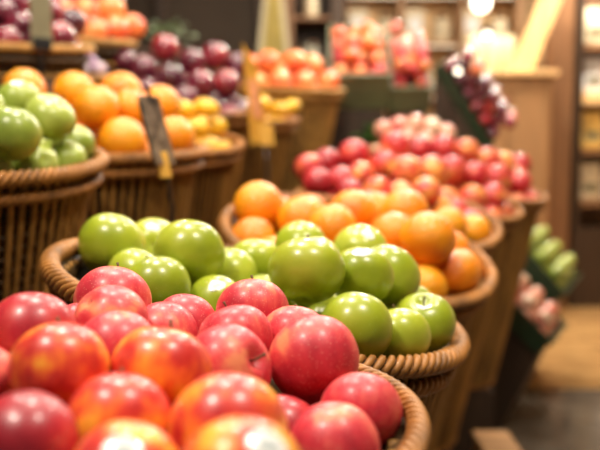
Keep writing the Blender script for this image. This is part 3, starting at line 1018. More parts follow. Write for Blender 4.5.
  ('orange', -0.62, 2.111, 1.229, 0.082, ''),
  ('orange', -0.384, 1.978, 1.216, 0.086, 'orange in left-hand orange basket, fourth from left in lowest row'),
  ('orange', -0.407, 2.045, 1.277, 0.083, 'orange in left-hand orange basket, third from left in lowest row'),
  ('orange', -0.477, 2.103, 1.297, 0.09, ''),
  ('orange', -0.586, 2.047, 1.309, 0.088, ''),
  ('orange', -0.597, 1.879, 1.284, 0.091, ''),
  ('orange', -0.522, 1.988, 1.272, 0.091, 'orange in left-hand orange basket, alone in third row'),
],
'L3': [
  ('lemon', -0.271, 2.428, 1.343, 0.075, 'yellow mango in yellow fruit basket, third from left in top row'),
  ('lemon', -0.331, 2.385, 1.335, 0.075, 'yellow mango in yellow fruit basket, leftmost in top row'),
  ('lemon', -0.247, 2.474, 1.29, 0.075, 'yellow mango in yellow fruit basket, third from left in second row'),
  ('lemon', -0.42, 2.525, 1.369, 0.075, ''),
  ('lemon', -0.291, 2.352, 1.283, 0.074, 'yellow mango in yellow fruit basket, leftmost in second row'),
  ('lemon', -0.604, 2.447, 1.23, 0.066, ''),
  ('lemon', -0.578, 2.382, 1.219, 0.065, ''),
  ('lemon', -0.53, 2.332, 1.21, 0.061, ''),
  ('lemon', -0.466, 2.302, 1.202, 0.066, ''),
  ('lemon', -0.396, 2.297, 1.198, 0.064, ''),
  ('lemon', -0.273, 2.36, 1.2, 0.068, 'yellow mango in yellow fruit basket, alone in lowest row'),
  ('lemon', -0.237, 2.421, 1.207, 0.065, 'yellow mango in yellow fruit basket, seventh from left in third row'),
  ('lemon', -0.225, 2.49, 1.216, 0.067, 'yellow mango in yellow fruit basket, eighth from left in third row'),
  ('lemon', -0.238, 2.558, 1.226, 0.063, 'yellow mango in yellow fruit basket, sixth from left in third row'),
  ('lemon', -0.276, 2.617, 1.236, 0.064, 'yellow mango in yellow fruit basket, fifth from left in third row'),
  ('lemon', -0.333, 2.658, 1.245, 0.067, 'yellow mango in yellow fruit basket, second from left in third row'),
  ('lemon', -0.534, 2.635, 1.252, 0.066, ''),
  ('lemon', -0.605, 2.517, 1.24, 0.067, ''),
  ('lemon', -0.291, 2.467, 1.216, 0.063, 'yellow mango in yellow fruit basket, fourth from left in third row'),
  ('lemon', -0.3, 2.537, 1.226, 0.067, 'yellow mango in yellow fruit basket, third from left in third row'),
  ('lemon', -0.346, 2.591, 1.236, 0.065, 'yellow mango in yellow fruit basket, leftmost in third row'),
  ('lemon', -0.357, 2.33, 1.269, 0.067, ''),
  ('lemon', -0.302, 2.584, 1.3, 0.066, 'yellow mango in yellow fruit basket, second from left in second row'),
  ('lemon', -0.378, 2.602, 1.308, 0.063, ''),
  ('lemon', -0.429, 2.635, 1.317, 0.062, ''),
  ('lemon', -0.475, 2.581, 1.31, 0.064, ''),
  ('lemon', -0.542, 2.556, 1.303, 0.065, ''),
  ('lemon', -0.552, 2.475, 1.309, 0.065, ''),
  ('lemon', -0.494, 2.362, 1.26, 0.062, ''),
  ('lemon', -0.473, 2.407, 1.347, 0.068, ''),
  ('lemon', -0.42, 2.366, 1.31, 0.067, ''),
  ('lemon', -0.321, 2.479, 1.334, 0.066, 'yellow mango in yellow fruit basket, second from left in top row'),
  ('lemon', -0.351, 2.544, 1.343, 0.066, ''),
  ('lemon', -0.487, 2.514, 1.322, 0.068, ''),
  ('lemon', -0.438, 2.464, 1.319, 0.065, ''),
],
'L4': [
  ('plum', -0.634, 3.045, 1.533, 0.09, 'dark red plum in dark plum basket, leftmost in second row'),
  ('plum', -0.547, 2.96, 1.498, 0.1, 'dark red plum in dark plum basket, second from left in second row'),
  ('plum', -0.486, 3.049, 1.58, 0.1, 'dark red plum in dark plum basket, leftmost in top row'),
  ('plum', -0.442, 2.89, 1.461, 0.1, 'dark red plum in dark plum basket, third from left in third row'),
  ('plum', -0.381, 3.001, 1.525, 0.097, 'dark red plum in dark plum basket, third from left in second row'),
  ('plum', -0.307, 3.058, 1.552, 0.1, 'dark red plum in dark plum basket, second from left in top row'),
  ('plum', -0.257, 2.934, 1.444, 0.1, 'dark red plum in dark plum basket, seventh from left in third row'),
  ('plum', -0.339, 2.88, 1.44, 0.1, 'dark red plum in dark plum basket, sixth from left in third row'),
  ('plum', -0.228, 3.106, 1.52, 0.1, 'dark red plum in dark plum basket, fourth from left in second row'),
  ('plum', -0.514, 2.847, 1.411, 0.099, 'dark red plum in dark plum basket, leftmost in third row'),
  ('plum', -0.382, 2.814, 1.383, 0.098, 'dark red plum in dark plum basket, leftmost in fourth row'),
  ('plum', -0.252, 2.912, 1.334, 0.081, 'dark red plum in dark plum basket, fifth from left in lowest row'),
  ('plum', -0.215, 2.995, 1.346, 0.086, 'dark red plum in dark plum basket, eighth from left in lowest row'),
  ('plum', -0.218, 3.084, 1.362, 0.085, 'dark red plum in dark plum basket, seventh from left in lowest row'),
  ('plum', -0.26, 3.163, 1.379, 0.086, 'dark red plum in dark plum basket, sixth from left in lowest row'),
  ('plum', -0.332, 3.216, 1.394, 0.083, 'dark red plum in dark plum basket, third from left in fourth row'),
  ('plum', -0.57, 2.898, 1.354, 0.08, ''),
  ('plum', -0.344, 3.105, 1.375, 0.086, 'dark red plum in dark plum basket, second from left in lowest row'),
  ('plum', -0.294, 3.024, 1.357, 0.082, 'dark red plum in dark plum basket, third from left in lowest row'),
  ('plum', -0.438, 3.175, 1.473, 0.087, 'dark red plum in dark plum basket, fifth from left in third row'),
  ('plum', -0.526, 3.094, 1.466, 0.081, 'dark red plum in dark plum basket, second from left in third row'),
  ('plum', -0.273, 3.091, 1.437, 0.084, 'dark red plum in dark plum basket, fourth from left in lowest row'),
  ('plum', -0.354, 3.148, 1.445, 0.08, 'dark red plum in dark plum basket, second from left in fourth row'),
  ('plum', -0.464, 2.986, 1.429, 0.084, ''),
  ('plum', -0.354, 3.024, 1.423, 0.08, 'dark red plum in dark plum basket, leftmost in lowest row'),
  ('plum', -0.414, 3.077, 1.437, 0.085, 'dark red plum in dark plum basket, fourth from left in third row'),
],
'M': [
  ('lemon', -0.083, 3.471, 1.381, 0.073, 'yellow mango in basket right of the plums, third from left in second row'),
  ('lemon', -0.156, 3.462, 1.397, 0.073, 'yellow mango in basket right of the plums, second from left in top row'),
  ('lemon', -0.224, 3.484, 1.39, 0.073, ''),
  ('lemon', -0.034, 3.553, 1.393, 0.075, 'yellow mango in basket right of the plums, fourth from left in second row'),
  ('lemon', -0.193, 3.403, 1.306, 0.068, ''),
  ('lemon', -0.133, 3.439, 1.306, 0.063, ''),
  ('lemon', -0.089, 3.494, 1.308, 0.065, 'yellow mango in basket right of the plums, second from left in lowest row'),
  ('lemon', -0.067, 3.56, 1.313, 0.067, ''),
  ('lemon', -0.068, 3.63, 1.319, 0.068, 'yellow mango in basket right of the plums, fourth from left in third row'),
  ('lemon', -0.093, 3.695, 1.326, 0.067, 'yellow mango in basket right of the plums, third from left in third row'),
  ('lemon', -0.14, 3.748, 1.333, 0.067, 'yellow mango in basket right of the plums, second from left in third row'),
  ('lemon', -0.201, 3.781, 1.339, 0.068, ''),
  ('lemon', -0.27, 3.792, 1.344, 0.068, ''),
  ('lemon', -0.339, 3.778, 1.346, 0.068, ''),
  ('lemon', -0.399, 3.741, 1.346, 0.061, ''),
  ('lemon', -0.464, 3.551, 1.333, 0.064, ''),
  ('lemon', -0.439, 3.486, 1.326, 0.061, ''),
  ('lemon', -0.331, 3.4, 1.313, 0.067, ''),
  ('lemon', -0.262, 3.389, 1.308, 0.063, ''),
  ('lemon', -0.129, 3.599, 1.319, 0.067, 'yellow mango in basket right of the plums, leftmost in lowest row'),
  ('lemon', -0.152, 3.666, 1.327, 0.064, 'yellow mango in basket right of the plums, leftmost in third row'),
  ('lemon', -0.275, 3.727, 1.338, 0.063, ''),
  ('lemon', -0.342, 3.704, 1.34, 0.065, ''),
  ('lemon', -0.327, 3.468, 1.318, 0.066, ''),
  ('lemon', -0.324, 3.605, 1.33, 0.066, ''),
  ('lemon', -0.317, 3.539, 1.324, 0.063, ''),
  ('lemon', -0.408, 3.667, 1.414, 0.066, ''),
  ('lemon', -0.416, 3.602, 1.395, 0.067, ''),
  ('lemon', -0.387, 3.541, 1.384, 0.064, ''),
  ('lemon', -0.376, 3.474, 1.379, 0.068, ''),
  ('lemon', -0.105, 3.578, 1.381, 0.063, 'yellow mango in basket right of the plums, second from left in second row'),
  ('lemon', -0.192, 3.721, 1.402, 0.064, ''),
  ('lemon', -0.168, 3.562, 1.385, 0.065, 'yellow mango in basket right of the plums, leftmost in second row'),
  ('lemon', -0.246, 3.652, 1.393, 0.067, ''),
  ('lemon', -0.236, 3.589, 1.379, 0.065, ''),
  ('lemon', -0.165, 3.618, 1.419, 0.066, 'yellow mango in basket right of the plums, leftmost in top row'),
],
'L5': [
  ('peach', -0.019, 3.995, 1.617, 0.11, 'orange-pink peach in peach basket beside olive crate, fourth from left in top row'),
  ('peach', -0.15, 3.978, 1.615, 0.11, 'orange-pink peach in peach basket beside olive crate, second from left in top row'),
  ('peach', -0.24, 4.037, 1.602, 0.11, 'orange-pink peach in peach basket beside olive crate, leftmost in top row'),
  ('peach', 0.058, 4.07, 1.605, 0.11, 'orange-pink peach in peach basket beside olive crate, fifth from left in top row'),
  ('peach', -0.092, 3.867, 1.515, 0.11, 'orange-pink peach in peach basket beside olive crate, third from left in lowest row'),
  ('peach', 0.018, 3.866, 1.51, 0.11, 'orange-pink peach in peach basket beside olive crate, fourth from left in lowest row'),
  ('peach', 0.131, 3.946, 1.52, 0.107, 'orange-pink peach in peach basket beside olive crate, sixth from left in lowest row'),
  ('peach', -0.195, 3.921, 1.509, 0.105, 'orange-pink peach in peach basket beside olive crate, second from left in lowest row'),
  ('peach', -0.24, 4.082, 1.493, 0.09, 'orange-pink peach in peach basket beside olive crate, leftmost in lowest row'),
  ('peach', 0.146, 4.057, 1.478, 0.089, ''),
  ('peach', 0.119, 4.146, 1.485, 0.087, ''),
  ('peach', 0.054, 4.212, 1.492, 0.088, ''),
  ('peach', -0.035, 4.24, 1.497, 0.086, ''),
  ('peach', 0.051, 4.009, 1.478, 0.084, 'orange-pink peach in peach basket beside olive crate, fifth from left in lowest row'),
  ('peach', -0.06, 4.057, 1.485, 0.09, ''),
  ('peach', -0.077, 4.171, 1.573, 0.084, 'orange-pink peach in peach basket beside olive crate, third from left in second row'),
  ('peach', -0.158, 4.11, 1.574, 0.084, 'orange-pink peach in peach basket beside olive crate, leftmost in second row'),
  ('peach', -0.093, 4.053, 1.568, 0.088, 'orange-pink peach in peach basket beside olive crate, second from left in second row'),
  ('peach', -0.047, 4.094, 1.631, 0.088, 'orange-pink peach in peach basket beside olive crate, third from left in top row'),
],
'U1': [
  ('peach', -0.864, 3.059, 1.715, 0.11, 'orange-pink peach in upper shelf peach basket, leftmost in top row'),
  ('peach', -0.764, 3.026, 1.703, 0.104, 'orange-pink peach in upper shelf peach basket, second from left in top row'),
  ('peach', -0.693, 3.103, 1.725, 0.11, 'orange-pink peach in upper shelf peach basket, third from left in top row'),
  ('peach', -0.719, 2.969, 1.63, 0.097, 'orange-pink peach in upper shelf peach basket, second from left in lowest row'),
  ('peach', -0.663, 3.047, 1.644, 0.099, 'orange-pink peach in upper shelf peach basket, third from left in lowest row'),
  ('peach', -0.616, 3.127, 1.664, 0.094, 'orange-pink peach in upper shelf peach basket, fourth from left in lowest row'),
  ('peach', -0.797, 2.919, 1.617, 0.093, 'orange-pink peach in upper shelf peach basket, leftmost in lowest row'),
  ('peach', -0.723, 3.247, 1.608, 0.086, ''),
  ('peach', -0.802, 3.302, 1.616, 0.086, ''),
  ('peach', -0.898, 3.313, 1.62, 0.089, ''),
  ('peach', -0.988, 3.28, 1.62, 0.089, ''),
  ('peach', -1.054, 3.021, 1.6, 0.087, ''),
  ('peach', -0.9, 2.914, 1.585, 0.092, ''),
  ('peach', -0.998, 3.174, 1.692, 0.089, ''),
  ('peach', -1.008, 3.078, 1.685, 0.086, ''),
  ('peach', -0.95, 2.996, 1.676, 0.087, ''),
  ('peach', -0.755, 3.176, 1.678, 0.093, ''),
  ('peach', -0.896, 3.153, 1.756, 0.086, ''),
],
'U2': [
  ('plum', -0.793, 2.421, 1.571, 0.092, 'dark red plum in upper shelf plum basket, leftmost in second row'),
  ('plum', -0.689, 2.43, 1.542, 0.097, 'dark red plum in upper shelf plum basket, third from left in lowest row'),
  ('plum', -0.812, 2.522, 1.648, 0.086, 'dark red plum in upper shelf plum basket, second from left in top row'),
  ('plum', -0.688, 2.565, 1.604, 0.087, 'dark red plum in upper shelf plum basket, second from left in second row'),
  ('plum', -0.812, 2.351, 1.526, 0.08, 'dark red plum in upper shelf plum basket, leftmost in lowest row'),
  ('plum', -0.734, 2.496, 1.624, 0.086, 'dark red plum in upper shelf plum basket, third from left in top row'),
  ('plum', -0.856, 2.457, 1.618, 0.084, 'dark red plum in upper shelf plum basket, leftmost in top row'),
  ('plum', -0.734, 2.357, 1.516, 0.08, 'dark red plum in upper shelf plum basket, second from left in lowest row'),
  ('plum', -0.87, 2.705, 1.534, 0.087, ''),
  ('plum', -1.035, 2.641, 1.534, 0.086, ''),
  ('plum', -1.081, 2.563, 1.527, 0.083, ''),
  ('plum', -1.089, 2.473, 1.518, 0.084, ''),
  ('plum', -0.99, 2.326, 1.499, 0.084, ''),
  ('plum', -0.903, 2.3, 1.493, 0.08, ''),
  ('plum', -0.684, 2.532, 1.51, 0.085, 'dark red plum in upper shelf plum basket, fourth from left in lowest row'),
  ('plum', -0.887, 2.382, 1.501, 0.082, ''),
  ('plum', -0.809, 2.628, 1.608, 0.082, ''),
  ('plum', -0.921, 2.65, 1.61, 0.081, ''),
  ('plum', -1.02, 2.434, 1.579, 0.086, ''),
  ('plum', -0.951, 2.375, 1.59, 0.085, ''),
  ('plum', -0.896, 2.572, 1.674, 0.084, ''),
  ('plum', -0.955, 2.486, 1.663, 0.084, ''),
],
'U3': [
  ('turnip', -0.701, 2.717, 1.477, 0.053, 'lilac white turnip in small turnip bowl, alone in second row'),
  ('turnip', -0.647, 2.717, 1.474, 0.053, 'lilac white turnip in small turnip bowl, second from left in top row'),
  ('turnip', -0.691, 2.78, 1.502, 0.055, 'lilac white turnip in small turnip bowl, leftmost in top row'),
  ('turnip', -0.652, 2.703, 1.417, 0.053, 'lilac white turnip in small turnip bowl, alone in lowest row'),
  ('turnip', -0.648, 2.803, 1.417, 0.057, ''),
  ('turnip', -0.737, 2.756, 1.417, 0.057, ''),
],
}
REF = {'R': 'front apple basket', 'G': 'right-hand green apple basket', 'A': 'orange basket behind green apples', 'B': 'mixed basket behind the oranges', 'C': 'red apple basket before tan counter', 'D': 'red apple basket farthest along aisle', 'E': 'pink apple basket below olive crate', 'L1': 'left-hand green apple basket', 'L2': 'left-hand orange basket', 'L3': 'yellow fruit basket', 'L4': 'dark plum basket', 'M': 'basket right of the plums', 'L5': 'peach basket beside olive crate', 'U1': 'upper shelf peach basket', 'U2': 'upper shelf plum basket', 'U3': 'small turnip bowl'}


# fruit whose turn in the photo can be read: index in basket -> stem axis
AXIS = {('R', 9): (0.80, -0.50, 0.42), ('R', 11): (-0.35, 0.75, 0.6), ('R', 14): (-0.1, 0.5, 0.85), ('R', 0): (-0.2, 0.8, 0.6), ('R', 1): (0.1, 0.5, 0.9),
        ('R', 12): (0.1, 0.75, 0.7), ('R', 13): (0, -0.1, -1), ('R', 10): (0.1, 0.6, 0.8), ('R', 7): (0, 0.5, 0.9), ('R', 8): (-0.3, 0.4, 0.9), ('R', 2): (0.5, 0.5, -0.7),
        ('R', 19): (0.2, 0.9, 0.4), ('R', 20): (-0.2, 0.9, 0.4), ('R', 17): (0.1, 0.8, 0.5), ('R', 15): (0.2, 0.4, 0.9), ('R', 16): (0, 0.6, 0.8),
        ('G', 8): (0.1, 0.5, 0.9), ('G', 2): (0.1, 0.7, 0.6), ('G', 14): (-0.1, 0.5, 0.9), ('G', 0): (0.3, 0.6, 0.8), ('G', 3): (-0.3, 0.5, 0.8), ('G', 11): (0.5, 0.5, 0.7),
        ('L1', 0): (0.1, 0.6, 0.8), ('L1', 1): (0.6, -0.2, 0.8)}
STICK = {('R', 19): (0.1, -0.62, 0.78), ('R', 20): (0.45, -0.45, 0.78), ('G', 10): (-0.05, -0.5, 0.86), ('G', 12): (0.25, -0.6, 0.75), ('G', 15): (-0.1, -0.55, 0.83),
         ('G', 5): (0.1, -0.6, 0.8), ('G', 1): (0.1, -0.6, 0.8), ('G', 11): (-0.55, -0.65, 0.5), ('L1', 2): (0.1, -0.5, 0.8)}
for bk, items in FRUIT.items():
    for idx, (kind, x, y, z, D, label) in enumerate(items):
        rr = random.Random(idx * 31 + sum(ord(ch) for ch in bk) * 977)
        me, parts, fn = PROTO[kind][rr.randrange(len(PROTO[kind]))]
        o = put(NAME[kind], me, None, (x, y, z))
        ax = AXIS.get((bk, idx))
        if ax:
            e = Vector(ax).normalized().to_track_quat('Z', 'Y').to_euler()
        elif kind == 'lemon':
            e = Euler((PI / 2 + rr.uniform(-0.3, 0.3), 0, rr.uniform(0, PI * 2)))
        else:
            # most fruit was laid with the stem turned away from the aisle end
            e = Vector((rr.uniform(-0.7, 0.7), rr.uniform(0.45, 1.0), rr.uniform(-0.35, 0.9))).to_track_quat('Z', 'Y').to_euler()
            if rr.random() < 0.12:
                e = Euler((rr.uniform(-0.5, 0.3), rr.uniform(-0.6, 0.6), rr.uniform(0, PI * 2)))
        o.rotation_euler = e
        o.scale = (D, D, D)
        nm = {'red': 'red apple', 'blush': 'red apple', 'dark': 'red apple', 'rb': 'red apple', 'pk': 'pale pink apple', 'green': 'green apple', 'gr2': 'green apple',
              'lemon': 'yellow mango', 'plum': 'dark red plum', 'peach': 'orange-pink peach', 'turnip': 'lilac turnip', 'orange': 'orange'}[kind]
        if label:
            tag(o, label, NAME[kind], 'fruit in the ' + REF[bk])
        else:
            tag(o, nm + ' buried under the others in the ' + REF[bk], NAME[kind], 'buried fruit of the ' + REF[bk])
        if y < 2.4 or not label:
            for pn, pm in parts:
                if (y < 2.4 and label) and not (pn == 'calyx' and y > 1.2):
                    put(pn, pm, o)
        if (bk, idx) in STICK:
            sticker(o, fn, STICK[(bk, idx)], D)

# ------------------------------------------------------------------ price tags on thin stakes
def stake(pts, r, name='stake'):
    return MB().tube(pts, r, 8)


def quad_card(p0, p1, wdir, wid, th):
    """thin card from p0 (bottom) to p1 (top), width along wdir"""
    p0, p1, wd = Vector(p0), Vector(p1), Vector(wdir).normalized()
    up = (p1 - p0)
    nn = up.cross(wd).normalized()
    vs = []
    for s in (-1, 1):
        for (a, b) in ((0, -1), (0, 1), (1, 1), (1, -1)):
            vs.append(p0 + up * a + wd * wid / 2 * b + nn * th / 2 * s)
    return MB().add(vs, [(3, 2, 1, 0), (4, 5, 6, 7), (0, 1, 5, 4), (1, 2, 6, 5), (2, 3, 7, 6), (3, 0, 4, 7)])


t1 = empty('price_tag', (-0.24, 1.55, 0))
tag(t1, 'dark mottled price card on a black stake in front of the left oranges', 'price tag')


def child(o, root):
    o.parent = root
    o.matrix_parent_inverse = Matrix.Translation(-root.location)
    return o


g = at(173, 222, 1.55)
child(stake([(g.x, g.y, 0.0), (g.x, g.y, 0.9), g, at(171, 200, 1.54), at(168, 182, 1.53), at(164, 160, 1.52)], 0.0042).build('stake', M['black'], smooth=True), t1)
child(MB().lathe([(0.001, 0.0), (0.055, 0.0), (0.055, 0.006), (0.012, 0.012), (0.001, 0.012)], 24).build('stake_foot', M['black'], smooth=True), t1).location = (g.x, g.y, 0)
child(quad_card(at(166, 165, 1.52), at(148, 96, 1.52), (0.45, 0.89, 0), 0.060, 0.004).build('sleeve', M['steel'], bevel=0.001), t1)
child(quad_card(at(161, 160, 1.51), at(146, 102, 1.51), (0.45, 0.89, 0), 0.045, 0.003).build('card_frame', M['black']), t1)
child(quad_card(at(166, 178, 1.515), at(161, 152, 1.515), (0.8, 0.6, 0), 0.022, 0.006).build('yellow_slip', M['card_yellow'], bevel=0.001), t1)
child(quad_card(at(151, 104, 1.52), at(148, 86, 1.52), (0.6, 0.8, 0), 0.008, 0.003).build('hook', M['black'], bevel=0.001), t1)

t2 = empty('price_tag', (-0.1, 2.58, 0))
tag(t2, 'tall yellow price card with fruit picture in front of the peaches', 'price tag')
g = at(268, 190, 2.6)
child(stake([(g.x, g.y, 0.0), (g.x, g.y, 0.95), g, at(267, 165, 2.6), at(264, 140, 2.6)], 0.005).build('stake', M['black'], smooth=True), t2)
child(MB().lathe([(0.001, 0.0), (0.055, 0.0), (0.055, 0.006), (0.012, 0.012), (0.001, 0.012)], 24).build('stake_foot', M['black'], smooth=True), t2).location = (g.x, g.y, 0)
a0, a1, a2, a3 = at(251, 146, 2.6), at(242, 42, 2.6), at(256, 66, 2.55), at(268, 140, 2.55)
mbc = MB()
nn = Vector((0, 0.004, 0))
mbc.add([a0, a1, a2, a3, a0 + nn, a1 + nn, a2 + nn, a3 + nn], [(0, 3, 2, 1), (4, 5, 6, 7), (0, 1, 5, 4), (1, 2, 6, 5), (2, 3, 7, 6), (3, 0, 4, 7)])
child(mbc.build('card', M['card_yellow']), t2)
b0, b1, b2, b3 = at(251, 118, 2.592), at(247, 76, 2.592), at(257, 82, 2.54), at(263, 118, 2.54)
child(MB().add([b0, b1, b2, b3], [(0, 3, 2, 1)]).build('printed_picture', M['card_print']), t2)
child(quad_card(at(268, 146, 2.55), at(265, 124, 2.55), (0.9, 0.4, 0), 0.045, 0.006).build('clip', M['card_yellow'], bevel=0.002), t2)

t3 = empty('price_tag', (-0.70, 2.29, 0))
g = at(41, 52, 2.27)
tag(t3, 'olive grey price card on stake in front of the top left plums', 'price tag')
b2_ = BASKETS['U2']
ztop = 1.31
child(stake([(g.x, g.y, 1.28), g, at(41, 40, 2.27)], 0.005).build('stake', M['black'], smooth=True), t3)
child(quad_card(at(42, 47, 2.27), at(40, -14, 2.27), (0.75, 0.66, 0), 0.062, 0.004).build('card', M['card_olive'], bevel=0.001), t3)
child(quad_card(at(42, 50, 2.262), at(42, 38, 2.262), (0.75, 0.66, 0), 0.05, 0.01).build('clip', M['black'], bevel=0.001), t3)

# ------------------------------------------------------------------ trays at the foot of the right-hand row
TRAY_ROOT = []


def tray(p_near, p_far, inward, width, drop, hgt, mat, name, label):
    """open slatted crate lying tilted towards the aisle: outer long edge runs p_near -> p_far"""
    p0, p1 = Vector(p_near), Vector(p_far)
    ex = (p1 - p0)
    L = ex.length
    ex.normalize()
    ey = Vector(inward).normalized() * width + Vector((0, 0, drop))
    ey = (ey - ex * ey.dot(ex))
    Wd = ey.length
    ey.normalize()
    ez = ex.cross(ey)
    if ez.z < 0:
        ez = -ez
    root = empty(name, p0)
    TRAY_ROOT.append(root)
    tag(root, label, 'crate')

    def P(u, v, h):
        return p0 + ex * u + ey * v + ez * h

    def slab(u0, u1, v0, v1, h0, h1, nm):
        vs = [P(u, v, h) for u in (u0, u1) for v in (v0, v1) for h in (h0, h1)]
        o = MB().add(vs, [(0, 1, 3, 2), (4, 6, 7, 5), (0, 4, 5, 1), (2, 3, 7, 6), (0, 2, 6, 4), (1, 5, 7, 3)]).build(nm, M[mat], bevel=0.002)
        child(o, root)
    t = 0.01
    slab(0, L, 0, Wd, 0, t, 'crate_bottom')
    slab(0, L, 0, t, t, hgt, 'side_panel')
    slab(0, L, Wd - t, Wd, t, hgt, 'side_panel')
    slab(0, t, t, Wd - t, t, hgt, 'end_panel')
    slab(L - t, L, t, Wd - t, t, hgt, 'end_panel')
    slab(-0.008, L + 0.008, -0.008, 0, hgt - 0.02, hgt, 'lip')
    return P, L, Wd, t


def fill_tray(P, L, Wd, t, kinds, D, labels, group, seed, layers=2, words=('near end', 'outer edge'), pad=0.0, thin=0.0):
    rr = random.Random(seed)
    out = []
    if pad:
        e = 0.001
        vs = [P(u, v, h) for u in (t + e, L - t - e) for v in (t + e, Wd - t - e) for h in (t + e, t + pad)]
        child(MB().add(vs, [(0, 1, 3, 2), (4, 6, 7, 5), (0, 4, 5, 1), (2, 3, 7, 6), (0, 2, 6, 4), (1, 5, 7, 3)]).build('crate_pad', M['liner']), TRAY_ROOT[-1])
    nu, nv = max(1, int((L - 2 * t) / (D * 1.04))), max(1, int((Wd - 2 * t) / (D * 1.04)))
    for ly in range(layers):
        cu, cv = nu - ly % 2, nv - ly % 2
        if cu < 1 or cv < 1:
            break
        su, sv = (L - 2 * t - D) / max(1, nu - 1), (Wd - 2 * t - D) / max(1, nv - 1)
        for i in range(cu):
            for j in range(cv):
                u = t + D / 2 + (i + ly % 2 * 0.5) * su
                v = t + D / 2 + (j + ly % 2 * 0.5) * sv
                h = t + pad + D / 2 + ly * D * 0.74
                u, v = u + rr.uniform(-0.02, 0.02) * D, v + rr.uniform(-0.02, 0.02) * D
                d = D * rr.uniform(0.92, 1.0)
                kind = rr.choice(kinds(i, j) if callable(kinds) else kinds)
                if ly == layers - 1 and thin and rr.random() < thin:
                    continue
                me, parts, fn = PROTO[kind][rr.randrange(len(PROTO[kind]))]
                o = put(NAME[kind], me, None, P(u, v, h))
                o.rotation_euler = (rr.uniform(-0.8, 0.8), rr.uniform(-0.8, 0.8), rr.uniform(0, 6.28))
                o.scale = (d, d, d)
                out.append((o, ly, i, j))
                nth = ('first', 'second', 'third', 'fourth', 'fifth', 'sixth', 'seventh', 'eighth', 'ninth', 'tenth')
                adj = labels
                tag(o, '%s, %s layer, %s from %s, %s from %s' % (adj, ('bottom', 'second', 'third', 'fourth')[ly], nth[i], words[0], nth[j], words[1]), NAME[kind], group)
    return out


# the trays follow the foot of the row and lean towards the aisle
inw = Vector((-0.90, 0.43, 0))


def wedge_under(p0, p1, inward, width, drop, label, setback=0.0):
    p0, p1 = Vector(p0), Vector(p1)
    ex = (p1 - p0).normalized()
    ey = Vector(inward).normalized() * width + Vector((0, 0, drop))
    ey = ey - ex * ey.dot(ex)
    q = [p0 + ex * 0.02, p1 - ex * 0.02, p1 - ex * 0.02 + ey * 0.96, p0 + ex * 0.02 + ey * 0.96]
    q = [v - Vector((0, 0, 0.006)) for v in q]
    back = Vector(inward).normalized() * setback
    vs = q + [Vector((v.x, v.y, 0)) + (back if i < 2 else back * 0) for i, v in enumerate(q)]
    mb = MB().add(vs, [(0, 1, 2, 3), (7, 6, 5, 4), (0, 4, 5, 1), (1, 5, 6, 2), (2, 6, 7, 3), (3, 7, 4, 0)])
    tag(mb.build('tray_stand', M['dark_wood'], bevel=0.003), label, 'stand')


T1 = ((0.995, 3.42, 0.35), (1.165, 3.78, 0.35))
T2 = ((1.19, 3.90, 0.47), (1.45, 4.46, 0.47))
pr = tray(*T1, inw, 0.27, 0.25, 0.09, 'green_plastic', 'produce_tray', 'dark green slanted tray of pink apples low beside the aisle')
fill_tray(*pr, ['pk'], 0.078, 'pink apple in low tray', 'pink apples in the low tray', 3)
pr = tray(*T2, inw, 0.27, 0.29, 0.09, 'green_plastic', 'produce_tray', 'dark green slanted tray of green apples behind the pink ones')
fill_tray(*pr, ['gr2'], 0.078, 'green apple in low tray', 'green apples in the low tray', 4)
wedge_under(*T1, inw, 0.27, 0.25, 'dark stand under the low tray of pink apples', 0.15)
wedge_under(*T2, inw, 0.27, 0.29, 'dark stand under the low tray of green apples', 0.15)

# ------------------------------------------------------------------ peaches and plums display behind
def display_block(px0, px1, ytop, d, depth, mat, label, name='display_stand'):
    a, b = at(px0, ytop, d), at(px1, ytop, d)
    mb = MB().box(((a.x + b.x) / 2, a.y + depth / 2, a.z / 2), (b.x - a.x, depth, a.z))
    return tag(mb.build(name, M[mat], bevel=0.004), label, 'stand')


Y0 = 4.24
T3 = ((0.150, Y0, 1.405), (0.446, Y0, 1.405))
T4 = ((0.452, Y0, 1.39), (0.655, Y0, 1.39))
pr = tray(*T3, (0, 1, 0), 0.36, 0.28, 0.21, 'olive', 'produce_crate', 'olive crate heaped with peaches, left of the pair')
fill_tray(*pr, lambda i, j: ['pk', 'peach'] if j > 2 else ['peach', 'rb', 'peach'], 0.088, 'peach in left olive crate', 'peaches in the left olive crate', 8, layers=2, words=('left', 'front'), pad=0.13, thin=0.3)  # rear rows: strong light on the peaches put into paler skins
pr = tray(*T4, (0, 1, 0), 0.36, 0.27, 0.15, 'olive', 'produce_crate', 'olive crate heaped with peaches, right of the pair')
fill_tray(*pr, lambda i, j: ['pk'] if j > 1 else ['rb', 'peach', 'rb'], 0.073, 'peach in right olive crate', 'peaches in the right olive crate', 9, layers=3, words=('left', 'front'), pad=0.09, thin=0.25)  # paler rear skins paint the bright light on the upper peaches
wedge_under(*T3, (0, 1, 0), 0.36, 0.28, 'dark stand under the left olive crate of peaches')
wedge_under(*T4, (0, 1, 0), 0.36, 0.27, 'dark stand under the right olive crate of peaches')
# dark plums on a sloping tray that falls to the right
T5 = ((0.665, Y0, 1.60), (0.93, Y0, 1.20))
pr = tray(*T5, (0, 1, 0), 0.34, 0.20, 0.06, 'green_plastic', 'produce_tray', 'dark sloping tray of small plums right of the olive crates')
fill_tray(*pr, ['plum', 'plum', 'plum', 'rb'], 0.064, 'small plum in sloping tray', 'small plums in the sloping tray', 12, layers=3, words=('upper end', 'front edge'), pad=0.04)
wedge_under(*T5, (0, 1, 0), 0.34, 0.20, 'dark stand under the sloping tray of small plums')

